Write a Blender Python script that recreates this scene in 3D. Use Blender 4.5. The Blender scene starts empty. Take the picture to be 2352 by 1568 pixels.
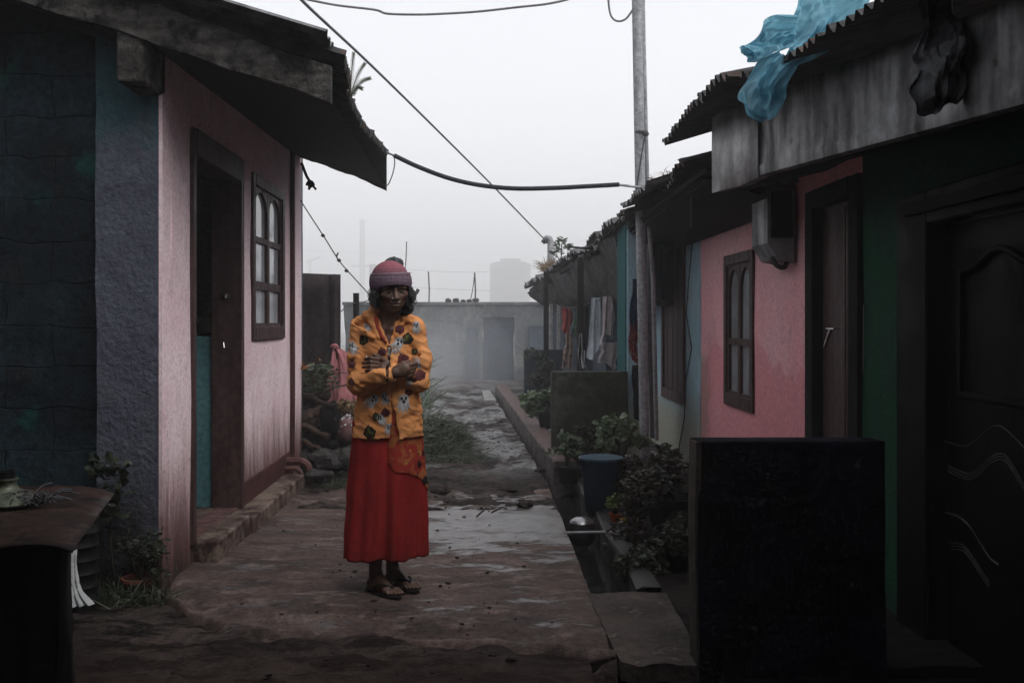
HAZE = .0060; MIST = .013; SKY = .1; CLOUD = (5.55, 5.6, 5.78, 1); SUN = 1.5; EXPO = 0.88
import bpy, math, random
import numpy as np
from mathutils import Vector, Matrix
from mathutils.bvhtree import BVHTree
R = math.radians
rng = np.random.default_rng(7)
random.seed(7)
S = bpy.context.scene
COL = S.collection
CAMZ, F, VX, VY = 1.27, 2287.0, 1110.0, 735.0

# photograph measurements (2352 px wide) turned into metres: a point at depth Y, on the ground, or on a wall plane X
def W(x, y, Y): return Vector(((x-VX)/F*Y, Y, CAMZ-(y-VY)/F*Y))
def G(x, y, Z=0.0):
    Y = (CAMZ-Z)*F/(y-VY); return Vector(((x-VX)/F*Y, Y, Z))
def onX(x, y, X):
    Y = X*F/(x-VX); return Vector((X, Y, CAMZ-(y-VY)/F*Y))

# ---------------------------------------------------------------- noise
def _h(ix, iy, iz, s):
    with np.errstate(over='ignore'):
        n = (ix.astype(np.uint32)*np.uint32(374761393) + iy.astype(np.uint32)*np.uint32(668265263)
             + iz.astype(np.uint32)*np.uint32(2246822519) + np.uint32(s*3266489917 & 0xffffffff))
        n = (n ^ (n >> np.uint32(13)))*np.uint32(1274126177)
        n = n ^ (n >> np.uint32(16))
    return n.astype(np.float64)/4294967295.0*2-1
def vn(p, seed=0):
    p = np.asarray(p, float); i = np.floor(p).astype(np.int64); f = p-i; f = f*f*(3-2*f)
    o = 0
    for a in (0, 1):
        for b in (0, 1):
            for c in (0, 1):
                w = (f[..., 0] if a else 1-f[..., 0])*(f[..., 1] if b else 1-f[..., 1])*(f[..., 2] if c else 1-f[..., 2])
                o = o+w*_h(i[..., 0]+a, i[..., 1]+b, i[..., 2]+c, seed)
    return o
def fbm(p, o=4, seed=0):
    p = np.asarray(p, float); r = 0; a = 1
    for k in range(o):
        r = r+a*vn(p, seed+k); p = p*2.03; a *= .5
    return r

# ---------------------------------------------------------------- objects
ORG = {}
def tag(o, label=None, cat=None, group=None, kind=None):
    for k, v in (('label', label), ('category', cat), ('group', group), ('kind', kind)):
        if v: o[k] = v
    return o
def thing(name, label, cat, loc=(0, 0, 0), group=None):
    o = bpy.data.objects.new(name, None); COL.objects.link(o)
    o.location = loc; ORG[o.name] = Vector(loc); o.empty_display_size = .1
    return tag(o, label, cat, group)

def smooth_pts(pts, n=12):
    pts = [Vector(p) for p in pts]; out = []
    for i in range(len(pts)-1):
        p0 = pts[max(i-1, 0)]; p1 = pts[i]; p2 = pts[i+1]; p3 = pts[min(i+2, len(pts)-1)]
        for k in range(n):
            t = k/n; out.append(.5*((2*p1)+(p2-p0)*t+(2*p0-5*p1+4*p2-p3)*t*t+(3*p1-p0-3*p2+p3)*t**3))
    return out+[pts[-1]]

class MB:
    def __init__(s): s.v = []; s.f = []; s.m = []
    def add(s, v, f, m=0):
        b = len(s.v); s.v.extend([tuple(map(float, q)) for q in v])
        for q in f: s.f.append(tuple(int(i)+b for i in q)); s.m.append(m)
        return s
    def box(s, x0, x1, y0, y1, z0, z1, m=0):
        v = [(x0,y0,z0),(x1,y0,z0),(x1,y1,z0),(x0,y1,z0),(x0,y0,z1),(x1,y0,z1),(x1,y1,z1),(x0,y1,z1)]
        return s.add(v, [(3,2,1,0),(4,5,6,7),(0,1,5,4),(1,2,6,5),(2,3,7,6),(3,0,4,7)], m)
    def bar(s, a, b, w, h, up=(0, 0, 1), m=0):       # rectangular bar from a to b
        a = Vector(a); b = Vector(b); t = (b-a).normalized(); u = Vector(up)
        sd = t.cross(u).normalized(); u = sd.cross(t).normalized()
        v = [p+sd*(i*w/2)+u*(j*h/2) for p in (a, b) for i, j in ((-1,-1),(1,-1),(1,1),(-1,1))]
        return s.add(v, [(3,2,1,0),(4,5,6,7),(0,1,5,4),(1,2,6,5),(2,3,7,6),(3,0,4,7)], m)
    def hexa(s, b4, t4, m=0):                         # bottom four points and top four points, both anticlockwise
        return s.add(list(b4)+list(t4), [(3,2,1,0),(4,5,6,7),(0,1,5,4),(1,2,6,5),(2,3,7,6),(3,0,4,7)], m)
    def tube(s, pts, r, n=8, caps=True, m=0, squash=1.0):
        pts = [Vector(p) for p in pts]; k = len(pts)
        rs = [r]*k if np.isscalar(r) else list(r)
        t0 = (pts[1]-pts[0]).normalized()
        u = t0.cross(Vector((0, 0, 1)))
        if u.length < .05: u = t0.cross(Vector((0, 1, 0)))
        u.normalize(); v = []
        for i, p in enumerate(pts):
            t = (pts[min(i+1, k-1)]-pts[max(i-1, 0)]).normalized()
            u = (u-t*u.dot(t)).normalized(); w = t.cross(u)
            for j in range(n):
                a = 2*math.pi*j/n; v.append(p+u*(math.cos(a)*rs[i])+w*(math.sin(a)*rs[i]*squash))
        f = [(i*n+j, i*n+(j+1) % n, (i+1)*n+(j+1) % n, (i+1)*n+j) for i in range(k-1) for j in range(n)]
        if caps: f += [tuple(range(n-1, -1, -1)), tuple((k-1)*n+j for j in range(n))]
        return s.add(v, f, m)
    def lathe(s, prof, loc, n=24, mat=None, m=0, sx=1, sy=1):
        loc = Vector(loc); v = []
        for r, z in prof:
            for j in range(n):
                a = 2*math.pi*j/n; q = Vector((r*math.cos(a)*sx, r*math.sin(a)*sy, z))
                v.append(loc+(mat @ q if mat else q))
        f = [(i*n+j, i*n+(j+1) % n, (i+1)*n+(j+1) % n, (i+1)*n+j) for i in range(len(prof)-1) for j in range(n)]
        if prof[0][0] > 1e-4: f.append(tuple(range(n-1, -1, -1)))
        if prof[-1][0] > 1e-4: f.append(tuple((len(prof)-1)*n+j for j in range(n)))
        return s.add(v, f, m)
    def grid(s, Pt, m=0, cu=False):
        Pt = np.asarray(Pt); a, b = Pt.shape[:2]
        f = [(i*b+j, ((i+1) % a)*b+j, ((i+1) % a)*b+j+1, i*b+j+1) for i in range(a if cu else a-1) for j in range(b-1)]
        return s.add(Pt.reshape(-1, 3), f, m)
    def ball(s, c, r, nu=16, nv=10, m=0, amp=0, fr=3, seed=0):
        c = np.array(c); r = np.array(r if not np.isscalar(r) else (r,)*3); v = [(0, 0, -1)]
        for i in range(1, nv):
            t = math.pi*i/nv-math.pi/2
            for j in range(nu):
                a = 2*math.pi*j/nu; v.append((math.cos(t)*math.cos(a), math.cos(t)*math.sin(a), math.sin(t)))
        v.append((0, 0, 1)); v = np.array(v)
        if amp: v = v*(1+amp*fbm(v*fr+seed*7.3, 3, seed))[:, None]
        v = c+v*r; L = len(v)-1
        f = [(0, 1+(j+1) % nu, 1+j) for j in range(nu)]
        for i in range(nv-2):
            for j in range(nu):
                f.append((1+i*nu+j, 1+i*nu+(j+1) % nu, 1+(i+1)*nu+(j+1) % nu, 1+(i+1)*nu+j))
        f += [(L, 1+(nv-2)*nu+j, 1+(nv-2)*nu+(j+1) % nu) for j in range(nu)]
        return s.add(v, f, m)
    def build(s, name, mats, parent=None, smooth=35, bevel=0, solid=0, label=None, cat=None, group=None, kind=None, base=True):
        v = np.array(s.v, float)
        if parent is not None: org = ORG[parent.name].copy()
        elif base:
            lo, hi = v.min(0), v.max(0); org = Vector(((lo[0]+hi[0])/2, (lo[1]+hi[1])/2, lo[2]))
        else: org = Vector((0, 0, 0))
        me = bpy.data.meshes.new(name); me.from_pydata((v-np.array(org)).tolist(), [], s.f)
        o = bpy.data.objects.new(name, me); COL.objects.link(o)
        if parent is not None: o.parent = parent
        else: o.location = org
        ORG[o.name] = org
        for mt in (mats if isinstance(mats, (list, tuple)) else [mats]): me.materials.append(mt)
        if any(s.m): me.polygons.foreach_set('material_index', s.m)
        if smooth:
            me.polygons.foreach_set('use_smooth', [True]*len(me.polygons)); me.set_sharp_from_angle(angle=R(smooth))
        me.update()
        if solid:
            q = o.modifiers.new('solid', 'SOLIDIFY'); q.thickness = solid; q.offset = 0
        if bevel:
            q = o.modifiers.new('bevel', 'BEVEL'); q.width = bevel; q.segments = 2; q.limit_method = 'ANGLE'; q.angle_limit = R(40)
            q.harden_normals = False
        return tag(o, label, cat, group, kind)
def part(mb, name, mats, parent, **k): 
    o = mb.build(name, mats, parent, **k)
    return o
# ---------------------------------------------------------------- materials
class Nd:
    def __init__(s, name):
        s.mat = bpy.data.materials.new(name); s.mat.use_nodes = True
        s.t = s.mat.node_tree; s.b = s.t.nodes['Principled BSDF']; s.out = s.t.nodes['Material Output']
        s.co = s.n('ShaderNodeTexCoord').outputs['Object']; s.pos = s.n('ShaderNodeNewGeometry').outputs['Position']
    def n(s, ty, **k):
        q = s.t.nodes.new(ty)
        for a, v in k.items(): setattr(q, a, v)
        return q
    def l(s, a, b):
        if hasattr(a, 'node'): s.t.links.new(a, b)
        else: b.default_value = a
    def noise(s, sc, det=5, vec=None, stretch=None, rough=.55, dist=0):
        q = s.n('ShaderNodeTexNoise'); q.inputs['Scale'].default_value = sc; q.inputs['Detail'].default_value = det
        q.inputs['Roughness'].default_value = rough; q.inputs['Distortion'].default_value = dist
        vec = vec or s.co
        if stretch:
            m = s.n('ShaderNodeMapping'); m.inputs['Scale'].default_value = stretch; s.l(vec, m.inputs['Vector']); vec = m.outputs[0]
        s.l(vec, q.inputs['Vector']); return q.outputs['Fac']
    def ramp(s, v, lo, hi, a=0.0, b=1.0):
        q = s.n('ShaderNodeMapRange'); q.interpolation_type = 'SMOOTHSTEP'
        s.l(v, q.inputs[0])
        for i, x in zip((1, 2, 3, 4), (lo, hi, a, b)): q.inputs[i].default_value = x
        return q.outputs[0]
    def mix(s, f, a, b, mode='MIX'):
        q = s.n('ShaderNodeMix', data_type='RGBA', blend_type=mode)
        s.l(f, q.inputs[0]); s.l(c4(a), q.inputs[6]); s.l(c4(b), q.inputs[7]); return q.outputs[2]
    def gray(s, v):
        q = s.n('ShaderNodeCombineXYZ')
        for i in range(3): s.l(v, q.inputs[i])
        return q.outputs[0]
    def ma(s, op, a, b=0.0):
        q = s.n('ShaderNodeMath', operation=op); s.l(a, q.inputs[0]); s.l(b, q.inputs[1]); return q.outputs[0]
    def sep(s, v):
        q = s.n('ShaderNodeSeparateXYZ'); s.l(v, q.inputs[0]); return q.outputs
    def bump(s, h, st=.3, d=.01, base=None):
        q = s.n('ShaderNodeBump'); q.inputs['Strength'].default_value = st; q.inputs['Distance'].default_value = d
        s.l(h, q.inputs['Height'])
        if base: s.l(base, q.inputs['Normal'])
        s.l(q.outputs[0], s.b.inputs['Normal']); return q.outputs[0]
    def col(s, c): s.l(c4(c), s.b.inputs['Base Color']); return s
    def set(s, rough=.8, metal=0.0, spec=.5):
        s.l(rough, s.b.inputs['Roughness']); s.l(metal, s.b.inputs['Metallic']); s.b.inputs['Specular IOR Level'].default_value = spec; return s
def c4(c): return c if hasattr(c, 'node') else ((*c, 1.0) if len(c) == 3 else c)
def mk(name, a, b=None, sc=6, rough=.8, r2=None, bump=.3, bsc=60, bd=.005, metal=0.0, spec=.12, stretch=None, c=None, csc=3, cth=(.52, .62)):
    m = Nd(name); b = b or tuple(x*.7 for x in a)
    f = m.ramp(m.noise(sc, 6, stretch=stretch), .35, .65); k = m.mix(f, a, b)
    if c: k = m.mix(m.ramp(m.noise(csc, 8, rough=.65), *cth), k, c)
    g = m.ramp(m.noise(bsc*.55, 8, rough=.7), .3, .7, .62, 1.22); k = m.mix(1.0, k, m.gray(g), 'MULTIPLY')
    m.col(k); m.set(m.ramp(f, 0, 1, rough, r2 if r2 is not None else rough), metal, spec)
    if bump: m.bump(m.noise(bsc, 6), bump, bd)
    return m.mat
def damp_wall(name, a, b, stain, z0, z1, sc=3, bump=.5, bsc=70, patch=None, pth=(.56, .6), psc=2.2, mould=None, ptop=None, edge=None):
    # painted render: blotchy paint, rising damp with a ragged streaky edge, flaked patches, pits
    m = Nd(name); z = m.sep(m.pos)[2]
    k = m.mix(m.ramp(m.noise(sc, 7, m.pos, rough=.6), .3, .7), a, b)
    k = m.mix(m.ramp(m.noise(sc*3.7, 8, m.pos, (1, 1, .6), rough=.65), .5, .72, 0, .45), k, tuple(x*.62 for x in b))
    if patch:
        pm = m.ramp(m.noise(psc, 9, m.pos, rough=.6), *pth)
        if ptop: pm = m.ma('MAXIMUM', m.ma('MULTIPLY', pm, .5), m.ramp(m.ma('ADD', z, m.ma('MULTIPLY', m.ma('SUBTRACT', m.noise(7, 8, m.pos), .5), .7)), ptop-.12, ptop+.12))
        k = m.mix(pm, k, patch)
    if edge:      # bare patch where the paint has come off by one corner, and a wetter lower half
        yy = m.ma('ADD', m.sep(m.pos)[1], m.ma('MULTIPLY', m.ma('SUBTRACT', m.noise(5, 8, m.pos, rough=.65), .5), .9)); em = m.ma('MULTIPLY', m.ramp(yy, edge[0]-.03, edge[0]+.03), m.ramp(z, edge[1]+.1, edge[1]-.1)); k = m.mix(em, k, edge[2])
        wl = m.ramp(m.ma('ADD', z, m.ma('MULTIPLY', m.ma('SUBTRACT', m.noise(1.7, 6, m.pos), .5), 1.1)), edge[3]+.03, edge[3]-.03, 0, .55); k = m.mix(wl, k, edge[4])
    zz = m.ma('ADD', z, m.ma('MULTIPLY', m.ma('SUBTRACT', m.noise(11, 8, m.pos, (1, 1, .16), rough=.68), .5), .9*(z1-z0)+.25))
    k = m.mix(m.ramp(zz, z1, z0, 0, .95), k, stain)
    if mould: k = m.mix(m.ramp(zz, z0+.08, z0-.22, 0, .85), k, mould)
    g = m.ramp(m.noise(bsc*.7, 8, m.pos, rough=.7), .3, .7, .78, 1.12); k = m.mix(1.0, k, m.gray(g), 'MULTIPLY')
    spots = m.ramp(m.noise(34, 4, m.pos), .66, .70, 0, .7); k = m.mix(spots, k, tuple(x*.3 for x in b))
    m.col(k); m.set(.9, 0, .08)
    h = m.ma('ADD', m.noise(bsc, 6, m.pos), m.ma('MULTIPLY', m.noise(9, 4, m.pos), 1.5)); m.bump(h, bump, .012)
    return m.mat

M = {}
M['pink_l'] = damp_wall('pink_paint', (.86,.70,.73), (.78,.58,.62), (.13,.06,.055), .16, .72, bump=.16, mould=(.03,.026,.02))
M['pink_r'] = damp_wall('salmon_paint', (.80,.36,.395), (.74,.44,.47), (.40,.28,.25), .0, .35, sc=1.3, bump=.14, patch=(.40,.33,.28), pth=(.66,.69), edge=(8.12, .95, (.34,.31,.25), .98, (.62,.22,.25)))
M['blue_r'] = damp_wall('pale_blue_paint', (.34,.49,.56), (.27,.40,.47), (.34,.33,.27), .25, .72, sc=4, patch=(.33,.36,.35), pth=(.6,.64))
M['teal'] = damp_wall('teal_paint', (.026,.11,.115), (.02,.085,.09), (.06,.10,.09), -.1, .4)
M['teal_in'] = mk('teal_interior', (.12,.27,.29), (.09,.21,.23), sc=2, bump=.2)
M['green_w'] = damp_wall('green_paint', (.010,.062,.030), (.018,.045,.033), (.02,.03,.022), -.4, .1, sc=5)
M['column'] = damp_wall('slate_paint', (.07,.074,.10), (.10,.108,.135), (.022,.019,.016), .0, .7, sc=5, bump=1.0, bsc=45, patch=(.046,.098,.115), pth=(.56,.70), psc=1.4, ptop=2.16, mould=(.016,.018,.01))
def block_wall():
    m = Nd('painted_blocks'); 
    br = m.n('ShaderNodeTexBrick'); mp = m.n('ShaderNodeMapping'); mp.inputs['Rotation'].default_value = (R(90), 0, 0); m.l(m.pos, mp.inputs['Vector'])
    cn = m.n('ShaderNodeVectorMath', operation='ADD'); wob = m.n('ShaderNodeTexNoise'); wob.inputs['Scale'].default_value = 4
    sc = m.n('ShaderNodeVectorMath', operation='SCALE'); sc.inputs['Scale'].default_value = .09; m.l(wob.outputs['Color'], sc.inputs[0]); m.l(m.pos, wob.inputs['Vector'])
    m.l(mp.outputs[0], cn.inputs[0]); m.l(sc.outputs[0], cn.inputs[1]); m.l(cn.outputs[0], br.inputs['Vector'])
    br.inputs['Scale'].default_value = 1; br.inputs['Mortar Size'].default_value = .005; br.inputs['Mortar Smooth'].default_value = .6
    br.inputs['Brick Width'].default_value = .45; br.inputs['Row Height'].default_value = .2
    k = m.mix(m.ramp(m.noise(1.5, 6, m.pos), .4, .6), (.019,.031,.040), (.010,.014,.018))
    k = m.mix(m.ramp(m.noise(2.3, 6, m.pos, dist=.6), .56, .68), k, (.013,.05,.046))
    k = m.mix(m.ramp(m.noise(3.1, 7, m.pos), .6, .7), k, (.022,.02,.021))
    k = m.mix(m.ma('MULTIPLY', m.ma('MULTIPLY', br.outputs['Fac'], m.ramp(m.noise(3, 6, m.pos), .4, .6)), .6), k, (.006,.007,.008)); g = m.ramp(m.noise(26, 8, m.pos, rough=.7), .3, .7, .5, 1.35); k = m.mix(1.0, k, m.gray(g), 'MULTIPLY'); m.col(k); m.set(.9, 0, .08)
    h = m.ma('SUBTRACT', m.noise(55, 6, m.pos), m.ma('MULTIPLY', br.outputs['Fac'], 1.5)); m.bump(h, .8, .008)
    return m.mat
M['blocks'] = block_wall()
M['brown_wood'] = mk('brown_painted_wood', (.05,.026,.026), (.075,.045,.045), sc=4, stretch=(6, 6, .7), rough=.45, r2=.7, bump=.25, bsc=40)
M['grey_wood'] = mk('weathered_board', (.10,.092,.085), (.035,.032,.03), sc=9, stretch=(.6,1,2), bump=1.0, bsc=34, bd=.02, rough=.95, spec=.15, c=(.016,.015,.015), csc=7, cth=(.48, .6))
M['dark_wood'] = mk('dark_timber', (.014,.012,.012), (.007,.006,.006), sc=5, bump=.5, bsc=40, rough=.9)
M['black_door'] = mk('black_lacquered_wood', (.004,.004,.0045), (.006,.0055,.006), sc=5, spec=.03, rough=.45, r2=.6, bump=.15, bsc=50)
M['sheet_dark'] = mk('old_roof_sheet', (.024,.024,.026), (.009,.009,.010), sc=9, rough=.62, r2=.85, bump=.3, bsc=40, spec=.35, c=(.05,.03,.022), csc=5)
M['sheet_grey'] = mk('grey_roof_sheet', (.13,.13,.135), (.06,.06,.065), sc=8, rough=.55, r2=.8, bump=.25, bsc=40, spec=.4)
M['galv'] = mk('stained_galvanised_sheet', (.30,.30,.31), (.13,.13,.135), sc=2.5, stretch=(3, 3, .5), rough=.5, r2=.75, bump=.25, bsc=14, bd=.02, metal=.35, c=(.08,.075,.07), csc=7, cth=(.6, .72))
M['galv_clean'] = mk('pale_galvanised_sheet', (.62,.62,.63), (.46,.46,.47), sc=3, stretch=(3, 3, .6), rough=.55, bump=.2, bsc=12, bd=.02, metal=.2, c=(.14,.13,.125), csc=13, cth=(.62, .7))
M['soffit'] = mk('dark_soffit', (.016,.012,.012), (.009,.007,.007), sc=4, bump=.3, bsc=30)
M['concrete'] = mk('rough_concrete', (.14,.12,.115), (.085,.07,.067), sc=7, bump=.7, bsc=45, bd=.01, rough=.8, c=(.035,.03,.028), csc=5)
M['wet_edge'] = mk('wet_dark_concrete', (.020,.017,.016), (.011,.01,.01), sc=7, bump=.7, bsc=45, bd=.01, rough=.6, spec=.3)
M['slab_c'] = mk('worn_slab', (.085,.068,.06), (.045,.037,.034), sc=5, bump=.8, bsc=40, bd=.012, rough=.85, c=(.15,.125,.105), csc=9, cth=(.6, .7))
M['step_c'] = mk('stained_step', (.20,.15,.12), (.09,.06,.055), sc=6, bump=.6, bsc=50, bd=.006, rough=.55, r2=.85, c=(.05,.03,.028), csc=7, cth=(.48, .6))
M['plinth_red'] = mk('dark_red_plinth', (.085,.035,.033), (.05,.022,.022), sc=8, bump=.4, bsc=60, rough=.7)
M['kerb_red'] = mk('red_oxide_kerb', (.14,.085,.08), (.085,.06,.056), sc=7, bump=.4, bsc=60, rough=.6)
M['mossy'] = mk('mossy_render', (.055,.06,.042), (.03,.034,.026), sc=4, bump=.5, bsc=45, c=(.10,.115,.105), csc=2.5, cth=(.5, .7))
M['navy'] = mk('peeling_navy_paint', (.007,.008,.018), (.003,.003,.005), sc=4, bump=.9, bsc=30, bd=.012, rough=.6, r2=.85, spec=.06, c=(.05,.05,.06), csc=13, cth=(.64, .70))
M['far_wall'] = mk('weathered_far_wall', (.10,.11,.115), (.055,.06,.066), sc=.9, bump=.4, bsc=20, c=(.15,.15,.145), csc=.7, cth=(.5, .62), rough=.9)
M['far_blue'] = mk('faded_blue_boards', (.045,.06,.085), (.03,.04,.055), sc=3, bump=.3, bsc=30)
M['far_grey'] = mk('distant_concrete', (.16,.16,.165), (.12,.12,.125), sc=.6, bump=0)
M['far_black'] = mk('black_plastic_tank', (.03,.03,.034), (.022,.022,.025), sc=2, bump=0, rough=.5)
M['steel'] = mk('dull_steel_pipe', (.34,.345,.36), (.26,.265,.28), sc=9, stretch=(2, 2, .6), rough=.55, r2=.75, bump=.15, bsc=60, metal=.2, c=(.2,.19,.19), csc=20, cth=(.6,.7))
M['dark_pipe'] = mk('grey_plastic_pipe', (.06,.06,.063), (.035,.035,.037), sc=6, rough=.5, bump=.1)
M['red_pipe'] = mk('painted_drain_pipe', (.14,.065,.062), (.09,.045,.042), sc=12, rough=.55, bump=.2)
M['rubber'] = mk('black_foam_tube', (.022,.026,.032), (.016,.018,.022), sc=20, rough=.6, bump=.2, bsc=120)
M['wire'] = mk('dark_wire', (.07,.07,.075), (.05,.05,.053), rough=.6, bump=0)
M['cable'] = mk('grey_cable', (.16,.16,.17), (.11,.11,.12), rough=.6, bump=0)
M['rust_sheet'] = mk('brown_iron_sheet', (.075,.06,.062), (.045,.037,.04), sc=4, stretch=(3, 3, .6), rough=.6, r2=.8, bump=.2, bsc=30, metal=.25, c=(.11,.10,.10), csc=6, cth=(.6, .75))
M['rust_top'] = mk('rusty_table_sheet', (.052,.030,.025), (.026,.017,.015), sc=6, rough=.5, r2=.8, bump=.5, bsc=40, bd=.008, metal=.2, c=(.015,.012,.012), csc=7)
M['black_cloth'] = mk('black_tarpaulin', (.006,.006,.007), (.004,.004,.004), sc=5, bump=.4, bsc=12, bd=.03, rough=.8, spec=.2)
M['brass'] = mk('tarnished_brass', (.16,.17,.12), (.08,.09,.07), sc=9, rough=.4, r2=.6, bump=.15, metal=.5)
M['alu'] = mk('dented_aluminium', (.28,.28,.29), (.16,.16,.17), sc=10, rough=.28, r2=.45, bump=.25, bsc=25, metal=.9)
M['rag_w'] = mk('white_rag', (.55,.56,.56), (.42,.43,.44), sc=14, bump=.6, bsc=30, bd=.01)
M['yarn'] = mk('grey_yarn', (.10,.10,.11), (.05,.05,.055), sc=30, bump=.5, bsc=120)
M['terracotta'] = mk('terracotta', (.20,.075,.05), (.12,.05,.035), sc=9, bump=.3)
M['black_pot'] = mk('black_plastic_pot', (.016,.016,.018), (.01,.01,.011), sc=9, bump=.2, rough=.5)
M['blue_bucket'] = mk('blue_plastic', (.008,.020,.04), (.006,.015,.03), sc=5, rough=.4, bump=.1)
M['orange_pl'] = mk('orange_plastic', (.35,.07,.03), (.28,.05,.02), rough=.5, bump=.1)
M['yellow_pl'] = mk('yellow_plastic', (.30,.20,.05), (.22,.15,.04), rough=.5, bump=.1)
M['soil'] = mk('wet_soil', (.03,.022,.018), (.016,.012,.01), sc=20, bump=1, bsc=60, bd=.02, rough=.7)
M['rock_m'] = mk('grey_fieldstone', (.055,.052,.05), (.022,.021,.021), sc=6, bump=.8, bsc=30, bd=.015, rough=.75)
M['log_m'] = mk('wet_bark', (.045,.035,.03), (.02,.016,.014), sc=8, bump=.9, bsc=30, bd=.02, rough=.75)
M['plank_m'] = mk('splintered_plank', (.12,.085,.07), (.06,.042,.036), sc=6, bump=.6, bsc=40)
M['stem'] = mk('brown_stem', (.05,.04,.028), (.03,.024,.018), bump=.2)
def leafm(name, a, b, tr=.3, rough=.45):
    m = Nd(name); geo = m.n('ShaderNodeNewGeometry')
    k = m.mix(geo.outputs['Random Per Island'], a, b); m.col(k); m.set(rough, 0, .4)
    tl = m.n('ShaderNodeBsdfTranslucent'); m.l(k, tl.inputs['Color']); mx = m.n('ShaderNodeMixShader'); mx.inputs[0].default_value = tr
    m.l(m.b.outputs[0], mx.inputs[1]); m.l(tl.outputs[0], mx.inputs[2]); m.l(mx.outputs[0], m.out.inputs[0]); return m.mat
M['leaf_pale'] = leafm('pale_leaves', (.20,.25,.16), (.08,.12,.06))
M['leaf_mid'] = leafm('mid_green_leaves', (.13,.17,.11), (.045,.07,.038))
M['leaf_dark'] = leafm('dark_leaves', (.045,.055,.032), (.018,.024,.014))
M['leaf_brown'] = leafm('brownish_leaves', (.06,.045,.032), (.012,.013,.010), rough=.3)
M['leaf_lime'] = leafm('yellow_green_leaves', (.14,.18,.05), (.07,.10,.03))
M['leaf_roof'] = leafm('roof_weed_leaves', (.10,.13,.09), (.05,.075,.045))
M['grass'] = leafm('cut_grass', (.075,.09,.055), (.025,.033,.02))
M['dry'] = leafm('dry_leaves', (.26,.18,.09), (.08,.05,.03))
M['frond'] = leafm('fern_fronds', (.28,.32,.26), (.16,.19,.15))
def cloth(name, a, b=None, tr=.15, sc=10, bump=.3, bsc=40, rough=.9, c=None, csc=8, cth=(.55,.6)):
    m = Nd(name); b = b or tuple(x*.75 for x in a); k = m.mix(m.ramp(m.noise(sc, 5), .35, .65), a, b)
    if c: k = m.mix(m.ramp(m.noise(csc, 3), *cth), k, c)
    m.col(k); m.set(rough, 0, .25 if rough < .7 else .07); m.bump(m.noise(bsc, 5), bump, .012)
    if tr:
        tl = m.n('ShaderNodeBsdfTranslucent'); m.l(k, tl.inputs['Color']); mx = m.n('ShaderNodeMixShader'); mx.inputs[0].default_value = tr
        m.l(m.b.outputs[0], mx.inputs[1]); m.l(tl.outputs[0], mx.inputs[2]); m.l(mx.outputs[0], m.out.inputs[0])
    return m.mat
M['tarp'] = cloth('blue_tarpaulin', (.21,.46,.57), (.12,.33,.44), tr=.5, sc=5, rough=.45, bump=.5, bsc=14)
M['plastic_k'] = cloth('black_plastic_sheet', (.04,.041,.047), (.075,.077,.088), tr=.1, rough=.5, bump=1, bsc=9)
def crumple(mat, sc, st):
    t = mat.node_tree; bn = [n for n in t.nodes if n.type == 'BUMP'][0]; bsdf = t.nodes['Principled BSDF']
    v = t.nodes.new('ShaderNodeTexVoronoi'); v.feature = 'SMOOTH_F1'; v.inputs['Scale'].default_value = sc; v.inputs['Smoothness'].default_value = .12
    co = t.nodes.new('ShaderNodeTexCoord'); ns = t.nodes.new('ShaderNodeTexNoise'); ns.inputs['Scale'].default_value = sc*.6
    mp = t.nodes.new('ShaderNodeVectorMath'); mp.operation = 'MULTIPLY_ADD'; mp.inputs[1].default_value = (.12, .12, .12)
    t.links.new(co.outputs['Object'], ns.inputs['Vector']); t.links.new(ns.outputs['Color'], mp.inputs[0]); t.links.new(co.outputs['Object'], mp.inputs[2]); t.links.new(mp.outputs[0], v.inputs['Vector'])
    b2 = t.nodes.new('ShaderNodeBump'); b2.inputs['Strength'].default_value = st; b2.inputs['Distance'].default_value = .05; t.links.new(v.outputs['Distance'], b2.inputs['Height']); t.links.new(bn.outputs[0], b2.inputs['Normal']); t.links.new(b2.outputs[0], bsdf.inputs['Normal'])
    for n in t.nodes:
        if n.type == 'BSDF_TRANSLUCENT': t.links.new(b2.outputs[0], n.inputs['Normal'])
crumple(M['tarp'], 9, .8); crumple(M['plastic_k'], 10, .9)
M['cl_pink'] = cloth('washed_pink_cloth', (.46,.19,.205), (.38,.155,.17))
M['cl_red'] = cloth('red_cloth', (.30,.055,.05)); M['cl_green'] = cloth('sage_cloth', (.10,.17,.13)); M['cl_white'] = cloth('offwhite_cloth', (.52,.52,.54))
M['cl_blue'] = cloth('grey_blue_cloth', (.48,.52,.57)); M['cl_mauve'] = cloth('mauve_grey_cloth', (.38,.34,.35)); M['cl_navy'] = cloth('navy_cloth', (.025,.04,.08))
M['cl_print'] = cloth('red_print_cloth', (.20,.04,.045), c=(.5,.42,.4), csc=30, cth=(.6, .64)); M['cl_beige'] = cloth('beige_print_cloth', (.30,.23,.2), c=(.1,.05,.05), csc=25)
M['cl_dark'] = cloth('dark_cloth', (.03,.03,.035))
M['bag_pink'] = cloth('dirty_plastic_bag', (.20,.11,.11), (.14,.08,.08), c=(.4,.38,.38), csc=14, cth=(.6, .66), rough=.4)
def glassm(name, a, rough=.12, spec=.8):
    m = Nd(name); m.col(m.mix(m.ramp(m.noise(5, 4), .4, .6), a, tuple(x*.75 for x in a))); m.set(rough, 0, spec); m.b.inputs['IOR'].default_value = 1.75; m.bump(m.noise(4, 2), .03, .01); return m.mat
M['glass_l'] = glassm('sky_tint_pane', (.42,.44,.47), .1)  # pale base colour stands in for sky reflected in the panes
M['glass_r'] = glassm('reflection_tint_pane', (.30,.32,.34), .08, 1.0)  # base colour paled to imitate whitish reflections on this window
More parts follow.
